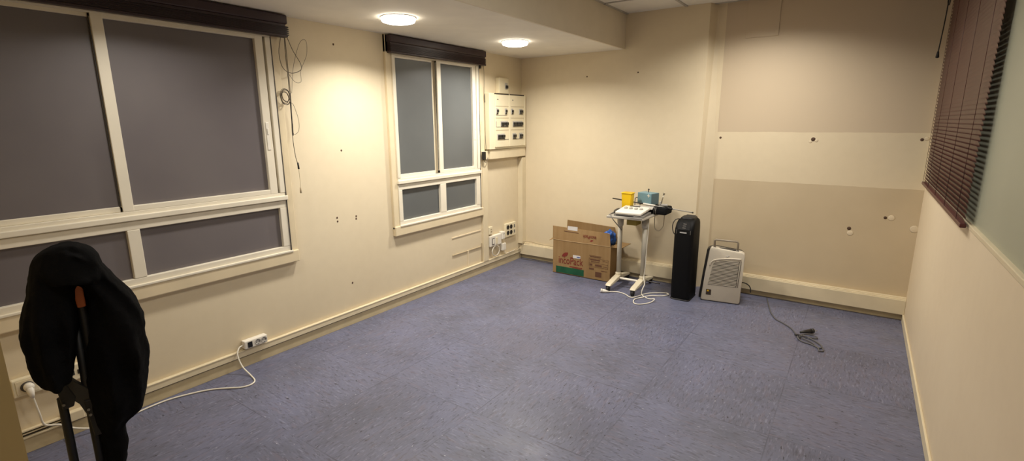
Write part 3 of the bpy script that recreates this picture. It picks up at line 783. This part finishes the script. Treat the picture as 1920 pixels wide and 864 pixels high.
bm = B(); tube(bm, [(1.648, 4.56, .09), (1.76, 4.585, .075), (1.80, 4.60, .07)], .007, 8, 4); obj('brake_lever', bm, M['dsteel'], r)
bm = B(); box(bm, 1.515, 1.612, 4.40, 4.52, .652, .713, bev=.004); obj('under_tray', bm, M['olive'], r, label='olive yellow tray hung under the tabletop')

# console on the trolley
r = thing('control_console', 'white sloping medical console with round knobs on the trolley top', 'medical device', (1.57, 4.44, ZT))
bm = B()
prism(bm, [(1.405, 4.345, ZT + .001), (1.405, 4.55, ZT + .001), (1.405, 4.55, ZT + .030), (1.405, 4.345, ZT + .015)], (.29, 0, 0), bev=.004); obj('base', bm, M['midgrey'], r)
bm = B()
P8 = [(1.418, 4.345, ZT + .018), (1.668, 4.345, ZT + .018), (1.690, 4.545, ZT + .052), (1.440, 4.545, ZT + .052)]
prism(bm, P8, (0, 0, .024), bev=.007); obj('top_shell', bm, M['white'], r, True)
nrm = Vector((0, -.034, .20)).normalized()
def on_shell(u, v):
    a = Vector(P8[0]).lerp(Vector(P8[1]), u); b = Vector(P8[3]).lerp(Vector(P8[2]), u); return a.lerp(b, v) + Vector((0, 0, .024))
for u in (.20, .40, .60, .80):
    bm = B(); p = on_shell(u, .56); tube(bm, [p, p + nrm * .010, p + nrm * .014], [.017, .016, .011], 16); obj('knob', bm, M['lightgrey'], r)
bm = B(); prism(bm, [on_shell(.22, .86) + nrm * .001, on_shell(.62, .86) + nrm * .001, on_shell(.62, .96) + nrm * .001, on_shell(.22, .96) + nrm * .001], nrm * .002); obj('display', bm, M['gasket'], r)
bm = B(); box(bm, 1.43, 1.60, 4.342, 4.3445, ZT + .004, ZT + .013); obj('front_strip', bm, M['black'], r)
r = thing('hand_switch', 'black hand-held control lying at the left end of the trolley top', 'control', (1.375, 4.50, ZT))
bm = B(); blob(bm, (1.380, 4.52, ZT + .020), .033, .09, .022, 5, .1, 3); obj('body', bm, M['dark'], r)
bm = B(); tube(bm, [(1.37, 4.44, ZT + .016), (1.362, 4.37, ZT + .009), (1.385, 4.325, ZT + .007), (1.42, 4.305, ZT - .03), (1.428, 4.40, ZT - .10), (1.432, 4.49, ZT - .16)], .0045, 8, 6); obj('cable', bm, M['midgrey'], r)
# yellow sharps bin
r = thing('sharps_bin', 'tall yellow plastic bin standing at the back left of the trolley', 'bin', (1.437, 4.602, ZT))
bm = B()
for z0, z1, s0, s1 in ((ZT, ZT + .185, .90, 1.06),):
    q = []
    for z, s in ((z0, s0), (z1, s1)):
        q.append([(1.437 + sx * .050 * s, 4.602 + sy * .036 * s, z) for sx, sy in ((-1, -1), (1, -1), (1, 1), (-1, 1))])
    va = [bm.verts.new(p) for p in q[0]]; vb = [bm.verts.new(p) for p in q[1]]
    fs = [bm.faces.new(va[::-1]), bm.faces.new(vb)] + [bm.faces.new((va[i], va[(i + 1) % 4], vb[(i + 1) % 4], vb[i])) for i in range(4)]
    bmesh.ops.bevel(bm, geom=list({e for f in fs for e in f.edges}), offset=.008, segments=3, affect='EDGES')
obj('body', bm, M['yellow'], r, True)
bm = B(); box(bm, 1.381, 1.494, 4.561, 4.643, ZT + .180, ZT + .194, bev=.005); obj('lid', bm, M['yellow'], r)
bm = B(); box(bm, 1.396, 1.479, 4.573, 4.631, ZT + .194, ZT + .196); obj('lid_recess', bm, M['yellowd'], r)
# black mesh case, blue-grey unit on it, wire rack, rod
r = thing('instrument_case', 'black fabric case hanging over the right back of the trolley top', 'case', (1.74, 4.66, ZT))
bm = B(); box(bm, 1.64, 1.82, 4.60, 4.78, ZT + .001, ZT + .072, bev=.014, seg=3); obj('body', bm, M['fabricblk'], r, True)
for x in (1.705, 1.720):
    bm = B(); tube(bm, [(x, 4.597, ZT + .010), (x, 4.594, ZT + .04), (x, 4.599, ZT + .07)], .002, 6); obj('strap', bm, M['lightgrey'], r)
r = thing('equipment_box', 'blue-grey metal box with white cross mark on the trolley', 'medical device', (1.60, 4.74, ZT + .07), rotz=-.30)
bm = B(); box(bm, -.085, .075, -.07, .05, .005, .118, bev=.004); obj('housing', bm, M['bluegrey'], r, local=True)
bm = B(); box(bm, .0755, .080, -.066, .046, .008, .115, bev=.001); obj('shaded_side', bm, M['bluegrey_shade'], r, local=True)  # darker sheet over the housing, shade put into the right side's colour
bm = B(); box(bm, .030, .062, -.0725, -.070, .092, .099); box(bm, .0425, .0495, -.0725, -.070, .080, .111); obj('cross_mark', bm, M['white'], r, local=True)
bm = B(); tube(bm, [(-.01, .0, .116), (-.01, .0, .14)], .004, 8); lathe(bm, [(0, .136), (.008, .140), (.008, .150), (0, .155)], (-.01, 0, 0), 'Z', 12); obj('top_knob', bm, M['dsteel'], r, local=True)
for x in (-.06, .05):
    bm = B(); box(bm, x - .01, x + .01, -.05, .04, -.001, .006); obj('foot', bm, M['rubber'], r, local=True)
r = thing('wire_rack', 'bent steel wire rack between the yellow bin and the blue-grey box', 'rack', (1.49, 4.70, ZT))
bm = B(); tube(bm, [(1.515, 4.73, ZT + .002), (1.515, 4.73, ZT + .10), (1.512, 4.73, ZT + .125), (1.50, 4.73, ZT + .13), (1.40, 4.75, ZT + .002)][:4], .004, 8, 0)
tube(bm, [(1.50, 4.73, ZT + .13), (1.475, 4.73, ZT + .13), (1.462, 4.73, ZT + .12), (1.462, 4.73, ZT + .002)], .004, 8); obj('wire', bm, M['dsteel'], r)
r = thing('clamp_stand', 'small steel clamp standing behind the black case, right of the blue-grey box', 'clamp', (1.755, 4.70, ZT + .07))
bm = B(); tube(bm, [(1.735, 4.70, ZT + .072), (1.742, 4.70, ZT + .13), (1.757, 4.70, ZT + .185)], .005, 10); obj('post', bm, M['steel'], r)
bm = B(); lathe(bm, [(0, ZT + .178), (.009, ZT + .183), (.009, ZT + .198), (0, ZT + .204)], (1.757, 4.70, 0), 'Z', 12); obj('screw_head', bm, M['steel'], r)
bm = B(); box(bm, 1.715, 1.80, 4.69, 4.71, ZT + .073, ZT + .093, bev=.004); box(bm, 1.722, 1.736, 4.684, 4.70, ZT + .09, ZT + .115, bev=.003); obj('jaw', bm, M['lightgrey'], r)
r = thing('metal_rod', 'long thin metal rod laid across the trolley, ending over the black tower', 'rod', (1.66, 4.61, .82))
a, b = Vector((1.258, 4.657, .851)), Vector((2.052, 4.652, .782))
# the bin stands behind the rod's left third
bm = B(); tube(bm, [a, b], .0052, 10); obj('shaft', bm, M['lightgrey'], r)
bm = B(); tube(bm, [a.lerp(b, -.002), a.lerp(b, .40)], .0064, 10); obj('dark_sleeve', bm, M['dsteel'], r)
bm = B(); tube(bm, [a.lerp(b, .985), a.lerp(b, 1.0)], .007, 10); obj('end_cap', bm, M['dsteel'], r)
bm = B(); tube(bm, [a.lerp(b, .40), a.lerp(b, .55)], .010, 10); obj('white_grip', bm, M['white'], r)
bm = B(); tube(bm, [a.lerp(b, .69), a.lerp(b, .76)], .009, 10); obj('black_grip', bm, M['black'], r)
r = thing('paper_tray', 'flat pale grey tray between the console and the black case', 'tray', (1.63, 4.58, ZT))
bm = B(); prism(bm, [(1.50, 4.555, ZT + .050), (1.70, 4.555, ZT + .050), (1.70, 4.598, ZT + .070), (1.505, 4.598, ZT + .070)], (0, 0, .006)); obj('sheet', bm, M['lightgrey'], r)
bm = B(); box(bm, 1.505, 1.635, 4.60, 4.612, ZT + .001, ZT + .073, bev=.002); obj('support', bm, M['midgrey'], r)
# power lead of the trolley
r = thing('power_lead', 'white power lead looped on the floor under the trolley, plug at left caster', 'cord', (1.7, 4.3, 0))
bm = B()
tube(bm, [(1.676, 4.55, .712), (1.677, 4.545, .60), (1.676, 4.525, .40), (1.677, 4.512, .25), (1.672, 4.503, .145), (1.69, 4.46, .125), (1.705, 4.44, .09), (1.70, 4.39, .04), (1.715, 4.36, .008), (1.80, 4.30, .006), (1.855, 4.30, .0145), (1.845, 4.21, .006), (1.785, 4.12, .006), (1.735, 4.115, .006), (1.705, 4.17, .006), (1.70, 4.23, .006), (1.735, 4.30, .006), (1.79, 4.37, .013), (1.87, 4.44, .006), (1.915, 4.51, .006), (1.88, 4.545, .006), (1.79, 4.49, .006), (1.725, 4.41, .006), (1.66, 4.325 - .075, .006), (1.57, 4.30, .006), (1.49, 4.32, .006), (1.41, 4.265, .010)], .0048, 8, 8)
obj('sheath', bm, M['cable'], r)
bm = B(); tube(bm, [(1.425, 4.262, .012), (1.395, 4.25, .016), (1.365, 4.236, .020)], [.007, .014, .018], 12); tube(bm, [(1.365, 4.236, .020), (1.352, 4.23, .022)], .019, 14); obj('plug', bm, M['white'], r)
r = thing('hanging_lead', 'pale thin lead hanging down behind the right side of the trolley top', 'cord', (1.75, 4.72, ZT))
bm = B(); tube(bm, [(1.74, 4.79, ZT + .04), (1.74, 4.80, ZT - .03), (1.738, 4.80, ZT - .10), (1.735, 4.79, ZT - .15), (1.70, 4.78, ZT - .19), (1.665, 4.77, ZT - .17), (1.66, 4.76, ZT - .10), (1.665, 4.75, ZT - .02)], .004, 8, 8); obj('sheath', bm, M['cordlight'], r)

# ================================================================== BLACK TOWER AIR PURIFIER
r = thing('air_purifier', 'tall black tower air purifier standing between trolley and white heater', 'air purifier', (2.04, 4.55, 0))
bm = B()
def ring(bm, z, x0, x1, y0, y1, rad, n=6):
    out = []
    for cx, cy, a0 in ((x1 - rad, y1 - rad, 0), (x0 + rad, y1 - rad, PI / 2), (x0 + rad, y0 + rad, PI), (x1 - rad, y0 + rad, 3 * PI / 2)):
        for i in range(n): 
            a = a0 + i * PI / 2 / (n - 1); out.append(bm.verts.new((cx + rad * math.cos(a), cy + rad * math.sin(a), z)))
    return out
def loft(bm, rings, cap=True):
    for a, b in zip(rings, rings[1:]):
        n = len(a)
        for i in range(n):
            f = bm.faces.new((a[i], a[(i + 1) % n], b[(i + 1) % n], b[i])); f.smooth = True
    if cap: bm.faces.new(rings[0][::-1]); bm.faces.new(rings[-1])
px0, px1, py0, py1 = 1.950, 2.122, 4.43, 4.685
loft(bm, [ring(bm, z, px0 + e + sl, px1 - e + sl, py0 + e + fy, py1 - e, .035) for z, e, fy, sl in ((0, .012, 0, 0), (.012, .002, 0, 0), (.03, 0, 0, 0), (.4, .0, 0, 0), (.62, .0, .002, 0), (.66, .001, .008, 0), (.70, .003, .03, 0), (.728, .008, .055, 0), (.742, .02, .075, 0))])
obj('housing', bm, M['purif'], r, True)
bm = B(); loft(bm, [ring(bm, z, px0 + e, px1 - e, py0 + e + .065, py1 - e, .03) for z, e in ((.741, .024), (.752, .026), (.757, .032))]); obj('top_vent', bm, M['black'], r, True)
bm = B()
for i in range(7): box(bm, px0 + .045, px1 - .045, py0 + .12 + i * .018, py0 + .126 + i * .018, .757, .7595)
obj('vent_slot', bm, M['gasket'], r)
bm = B()                                                     # sloping front control panel
prism(bm, [(px0 + .035, py0 + .008, .655), (px1 - .035, py0 + .008, .655), (px1 - .042, py0 + .050, .716), (px0 + .042, py0 + .050, .716)], (0, -.004, .003)); cp = obj('control_panel', bm, M['gloss'], r)
bm = B(); box(bm, px0 + .055, px1 - .058, py0 - .001, py0 + .001, .628, .638); obj('badge', bm, M['badge'], r)
bm = B()
for dx in (.024, .145): prism(bm, [(px0 + dx, py0 + .0005, .62), (px0 + dx + .003, py0 + .0005, .62), (px0 + dx + .003, py0 + .003, .655), (px0 + dx, py0 + .003, .655)], (0, -.0015, 0))
obj('panel_edge', bm, M['midgrey'], r)
bm = B()
for k in range(3):
    y = py0 + .016 + k * .011; z = .672 + k * .0158
    prism(bm, [(px0 + .072, y - .003, z), (px0 + .100, y - .003, z), (px0 + .100, y - .001, z + .003), (px0 + .072, y - .001, z + .003)], (0, -.002, .001))
obj('button', bm, M['midgrey'], cp)
bm = B(); loft(bm, [ring(bm, z, px0 - .003 + e, px1 + .003 - e, py0 - .003 + e, py1 + .003 - e, .036) for z, e in ((0, .004), (.006, .0), (.014, .004))]); obj('foot_plate', bm, M['black'], r, True)
bm = B(); tube(bm, [(px0 + .03, py0 + .10, .738), (px0 - .004, py0 + .07, .735), (px0 - .022, py0 + .05, .705), (px0 - .026, py0 + .045, .66), (px0 - .014, py0 + .045, .615), (px0 + .004, py0 + .05, .595)], .004, 8, 8); obj('cord_loop', bm, M['blackcord'], r)

# ================================================================== WHITE HEATER / DEHUMIDIFIER
ang = math.atan2(.052, .322)
r = thing('dehumidifier', 'off-white portable dehumidifier with louvred front and fold-up carrying handle', 'dehumidifier', (2.196, 4.552, 0), rotz=ang)
WD = .326
def dh(u, y, z): return (u, y, z)
outl = [(0.0, .010), (.012, .0), (WD - .012, 0), (WD, .012), (WD + .006, .30), (WD + .012, .42), (WD + .006, .458), (WD - .018, .472), (.075, .496), (.056, .492), (.045, .47), (.022, .25)]
bm = B(); prism(bm, [(u, .0, z + .006) for u, z in outl], (0, .085, 0), bev=.010); obj('front_shell', bm, M['dehum'], r, True, True)
bm = B(); prism(bm, [(u * .97 + .002 - (.026 if u < .05 else 0), .070, z * .985 + .003) for u, z in outl], (0, .10, 0), bev=.008); obj('rear_shell', bm, M['dark'], r, True, True)
bm = B(); box(bm, .01, WD - .01, .02, .17, 0, .008, bev=.002); obj('base', bm, M['black'], r, local=True)
# raised eyebrow over the louvres
bm = B()
arc = [(.058, .335), (.066, .365), (.090, .388), (.14, .402), (.22, .414), (.31, .418)]
tube(bm, [(u, -.001, z) for u, z in arc], .006, 8, 5); obj('brow_trim', bm, M['dehum'], r, local=True)
bm = B(); prism(bm, [(u, -.0015, z) for u, z in ((.052, .158), (.288, .158), (.298, .398), (.22, .398), (.14, .388), (.092, .372), (.080, .34))], (0, .004, 0)); obj('louvre_recess', bm, M['slot'], r, local=True)
bm = B()
for i in range(18):
    t = i / 17; z = .166 + t * .226
    uL = .054 + .030 * t + (.05 * max(0, (t - .9) / .1)) + .012 * max(0, t - .75)
    box(bm, uL, .284 + .010 * t, -.0042, -.0012, z - .0034, z + .0034)
obj('louvres', bm, M['slat'], r, local=True)
bm = B(); prism(bm, [(u, -.004, z) for u, z in ((.296, .158), (.300, .158), (.312, .40), (.308, .40))], (0, .005, 0)); obj('groove', bm, M['slot'], r, local=True)
bm = B(); box(bm, .042, .085, -.003, .002, .060, .112, bev=.002); pl_ = obj('rating_label', bm, M['slot'], r, local=True)
bm = B(); box(bm, .05, .066, -.0045, -.002, .092, .106); obj('label_mark', bm, M['yellowd'], pl_, local=True)
bm = B(); prism(bm, [(.182, -.002, .432), (.192, -.002, .424), (.212, -.002, .440), (.207, -.002, .444), (.193, -.002, .433), (.187, -.002, .437)], (0, .003, 0)); obj('emblem', bm, M['badge'], r, local=True)
bm = B()
tube(bm, [(.085, .035, .480), (.080, .03, .56), (.088, .03, .570), (.265, .03, .566), (.273, .03, .556), (.272, .035, .465)], .0085, 10)
obj('handle', bm, M['handle'], r, local=True)
bm = B()
for u, z in ((.084, .493), (.272, .478)): box(bm, u - .012, u + .012, .018, .052, z - .014, z + .012, bev=.004)
obj('handle_pivot', bm, M['midgrey'], r, local=True)
bm = B(); box(bm, .10, .258, .02, .055, .486, .497, bev=.003); obj('top_vent', bm, M['gasket'], r, local=True)
bm = B(); tube(bm, [(.29, .175, .15), (.345, .20, .152), (.385, .22, .13), (.405, .225, .10), (.41, .22, .06)], .005, 8, 8); obj('cord', bm, M['dark'], r, local=True)

# grey lead with plug on the floor
r = thing('electric_cable', 'grey power cord bunched on the floor near the right wall', 'cord', (2.95, 4.3, 0))
bm = B()
tube(bm, [(2.695, 5.06 - .14, .008), (2.72, 4.80, .006), (2.77, 4.58, .006), (2.80, 4.49, .006), (2.835, 4.41, .006), (2.90, 4.345, .006), (2.96, 4.27, .006), (3.005, 4.165, .006), (3.02, 4.12, .010), (3.06, 4.165, .018), (3.12, 4.19, .014), (3.145, 4.165, .010), (3.12, 4.14, .010), (3.06, 4.13, .016), (3.02, 4.10, .016), (3.05, 4.05, .006), (3.12, 4.02, .006), (3.17, 3.985, .006), (3.18, 4.03, .008), (3.13, 4.10, .010), (3.05, 4.155, .014)], .0048, 8, 8)
tube(bm, [(3.05, 4.10, .012), (3.12, 4.05, .010), (3.165, 3.97, .006), (3.17, 3.935, .006), (3.195, 3.945, .006), (3.19, 3.99, .010)], .0048, 8, 8)
obj('sheath', bm, M['greycable'], r)
bm = B(); tube(bm, [(3.03, 4.19, .018), (3.06, 4.225, .020), (3.095, 4.255, .022)], [.007, .013, .016], 12); tube(bm, [(3.095, 4.255, .022), (3.11, 4.268, .023)], .018, 14)
obj('plug', bm, M['dark'], r)
bm = B()
for s in (-1, 1): tube(bm, [(3.108 + s * .008, 4.268 - s * .007, .023), (3.128 + s * .008, 4.288 - s * .007, .024)], .0024, 8)
obj('pin', bm, M['steel'], r)
bm = B(); tube(bm, [(3.0, 4.13, .012), (3.03, 4.11, .026), (3.04, 4.09, .012)], .006, 8, 5); obj('cable_tie', bm, M['dark'], r)

# ================================================================== BLACK COAT ON ITS FRAME (left foreground)
S_ = 1.65 / 1.4
C_ = Vector((3.2606, 0, 1.6)); P14 = Vector((1.52744, .38353, 1.6))
P0 = C_ + (P14 - C_) * S_                                    # plan position of the frame
E1 = Vector((.21606, .97638, 0)); E2 = Vector((-.97638, .21606, 0))
def L(u, z, d=0.0): 
    p = P0 + E1 * (u * S_) + E2 * d; return Vector((p.x, p.y, 1.6 + (z - 1.6) * S_))
r = thing('clothes_stand', 'black tubular metal frame standing under the black coat at left', 'stand', (P0.x, P0.y, 0))
def ztop(z): return 1.6 + (z - 1.6) * S_
bm = B(); tube(bm, [L(-.052, 1.20), L(-.056, .90), L(-.066, .86), L(-.0665, .80)][2:] + [Vector((L(-.0715, 0).x, L(-.0715, 0).y, 0.01))], .0125, 14); obj('leg', bm, M['frameblk'], r)
bm = B(); tube(bm, [L(-.005, 1.13), L(-.012, .80)] + [Vector((L(-.014, 0).x, L(-.014, 0).y, 0.01))], .0125, 14); obj('leg', bm, M['frameblk'], r)
bm = B(); prism(bm, [L(-.068, .935, -.018), L(-.050, .93, -.018), L(-.028, .895, -.018), (L(-.004, .868, -.018)), L(-.004, .80, -.018), L(-.016, .775, -.018), L(-.030, .835, -.018), L(-.046, .858, -.018), L(-.060, .868, -.018)], E2 * .03, bev=.003); obj('bracket', bm, M['bracket'], r, label='dark grey diagonal bracket joining the two legs')
bm = B(); prism(bm, [L(-.072, .90, -.02), L(-.050, .90, -.02), L(-.036, .858, -.02), L(-.044, .832, -.02), L(-.068, .828, -.02)], E2 * .038, bev=.003); obj('collar', bm, M['frameblk'], r)
bm = B(); prism(bm, [L(-.022, .84, -.024), L(.006, .84, -.024), L(.006, .725, -.024), L(-.014, .725, -.024)], E2 * .045, bev=.003); obj('collar', bm, M['frameblk'], r)
bm = B()
for u, z in ((-.064, .846), (-.016, .812), (-.014, .795)):
    p = L(u, z, -.0245); tube(bm, [p, p - E2 * .004], .0042, 10)
obj('screw', bm, M['midgrey'], r)
bm = B(); prism(bm, [L(-.0025, 1.205, -.060), L(.022, 1.205, -.060), L(.0215, 1.119, -.060), L(.003, 1.118, -.060)], E2 * .045, bev=.004); obj('wooden_grip', bm, M['orange'], r, label='orange brown wooden end grip')
bm = B(); tube(bm, [L(.011, 1.13, -.036), L(.012, 1.06, -.03), L(.010, .95, -.01), L(.0, .86, 0)], .013, 12, 4); obj('upright', bm, M['frameblk'], r)
bm = B(); tube(bm, [L(-.07, 1.20, .05), L(-.02, 1.225, .02), L(.04, 1.21, .02), L(.09, 1.15, .05)], .012, 10, 4); obj('top_bar', bm, M['frameblk'], r)
bm = B()
for u, wdt in ((-.0715, .0), (-.014, .0)):
    q = L(u, 0); tube(bm, [Vector((q.x, q.y, .013)) - E2 * .18, Vector((q.x, q.y, .013)) + E2 * .18], .013, 12)
qa, qb = L(-.0715, 0), L(-.014, 0); tube(bm, [Vector((qa.x, qa.y, .013)), Vector((qb.x, qb.y, .013))], .012, 12)
obj('base', bm, M['frameblk'], r)

def lobe(bm, rows, dc, dd, nseg=28, fold=.10, seed=0, front=None):
    """rows: (z, uL, uR); dd(z)-> half depth, dc(z)-> depth centre"""
    # resample rows smoothly
    pts = catmull([Vector((z, a, b)) for z, a, b in rows], 5)
    rings = []
    for p in pts:
        z, a, b = p; c, h = (a + b) / 2, (b - a) / 2
        ringv = []
        for k in range(nseg):
            th = 2 * PI * k / nseg
            cs, sn = math.cos(th), math.sin(th)
            ex = .8
            cu = math.copysign(abs(cs) ** ex, cs); su = math.copysign(abs(sn) ** ex, sn)
            f = 1 + fold * noise.noise(Vector((th * 1.9 + seed, z * 4.5, seed))) * (1 - abs(cs) ** 6)
            f += .5 * fold * math.sin(th * 7 + 3 * z * 6 + seed) * (1 - abs(cs) ** 4)
            ringv.append(bm.verts.new(L(c + h * cu, z, dc(z) + dd(z) * su * f)))
        rings.append(ringv)
    loft(bm, rings)
left = [(1.280, -.014, .012), (1.271, -.040, .030), (1.252, -.066, .040), (1.199, -.081, .034), (1.157, -.094, .018), (1.101, -.112, .004), (1.057, -.121, -.002), (1.012, -.118, -.012), (.974, -.116, -.020), (.939, -.108, -.028), (.918, -.100, -.034), (.912, -.085, -.045)]
right = [(1.268, -.006, .022), (1.250, -.022, .052), (1.222, -.010, .072), (1.189, .006, .088), (1.138, .020, .117), (1.095, .017, .137), (1.053, .010, .146), (1.004, .004, .143), (.954, -.004, .148), (.904, -.008, .142), (.863, -.010, .133), (.829, -.010, .127), (.773, -.013, .108), (.748, -.012, .086), (.728, -.010, .063), (.676, -.010, .060), (.618, -.012, .050), (.555, -.016, .040), (.45, -.018, .036), (.36, -.016, .032)]
bm = B()
lobe(bm, left, lambda z: .02 - .02 * (z - 1.0), lambda z: .085 + .035 * max(0, min(1, (1.25 - z) * 6)), seed=1.7, fold=.22)
lobe(bm, right, lambda z: .025, lambda z: .05 + .07 * max(0, min(1, (z - .70) * 7)), seed=5.1, fold=.22)
# hood of cloth arching over the top, front and back
hood = [(1.286, -.012, .022), (1.279, -.036, .042), (1.264, -.056, .064), (1.235, -.064, .074), (1.21, -.058, .072), (1.195, -.050, .066)]
lobe(bm, hood, lambda z: .0, lambda z: .06 + .9 * max(0, 1.279 - z), seed=9.3, fold=.12)
coat = obj('coat', bm, M['coat'])
tag(coat, 'black coat draped in a heap over the metal frame at left foreground', 'coat')
rm = coat.modifiers.new('remesh', 'REMESH'); rm.mode = 'VOXEL'; rm.voxel_size = .0065; rm.use_smooth_shade = True
sm = coat.modifiers.new('smooth', 'SMOOTH'); sm.factor = .5; sm.iterations = 5
tx = bpy.data.textures.new('cloth_folds', 'CLOUDS'); tx.noise_scale = .075; tx.noise_depth = 2
dm = coat.modifiers.new('folds', 'DISPLACE'); dm.texture = tx; dm.strength = .016; dm.mid_level = .5; dm.texture_coords = 'GLOBAL'
# bake the modifiers so the coat is one plain mesh
dg = bpy.context.evaluated_depsgraph_get()
me = bpy.data.meshes.new_from_object(coat.evaluated_get(dg)); coat.modifiers.clear(); coat.data = me
me.materials.clear(); me.materials.append(M['coat'])
for p in me.polygons: p.use_smooth = True

# ================================================================== CAMERA, WORLD, COLOUR
cam = bpy.data.cameras.new('camera'); co = bpy.data.objects.new('camera', cam); COL.objects.link(co)
R_ = Vector((0.82179391, 0.56975933, -0.00539239)); U_ = Vector((-0.11607509, 0.17667168, 0.9774015)); F_ = Vector((-0.55783631, 0.80259667, -0.21132258))
mw = Matrix.Identity(4)
for i in range(3): mw[i][0], mw[i][1], mw[i][2] = R_[i], U_[i], -F_[i]
mw.translation = (3.2606, 0, 1.6)
co.matrix_world = mw
cam.sensor_width = 36; cam.lens = 937.226 / 1920 * 36; cam.clip_start = .02
scene.camera = co
w = bpy.data.worlds.new('world'); scene.world = w; w.use_nodes = True
w.node_tree.nodes['Background'].inputs[0].default_value = (.95, .88, .78, 1); w.node_tree.nodes['Background'].inputs[1].default_value = .05
scene.view_settings.view_transform = 'Standard'; scene.view_settings.look = 'None'; scene.view_settings.exposure = 0.0
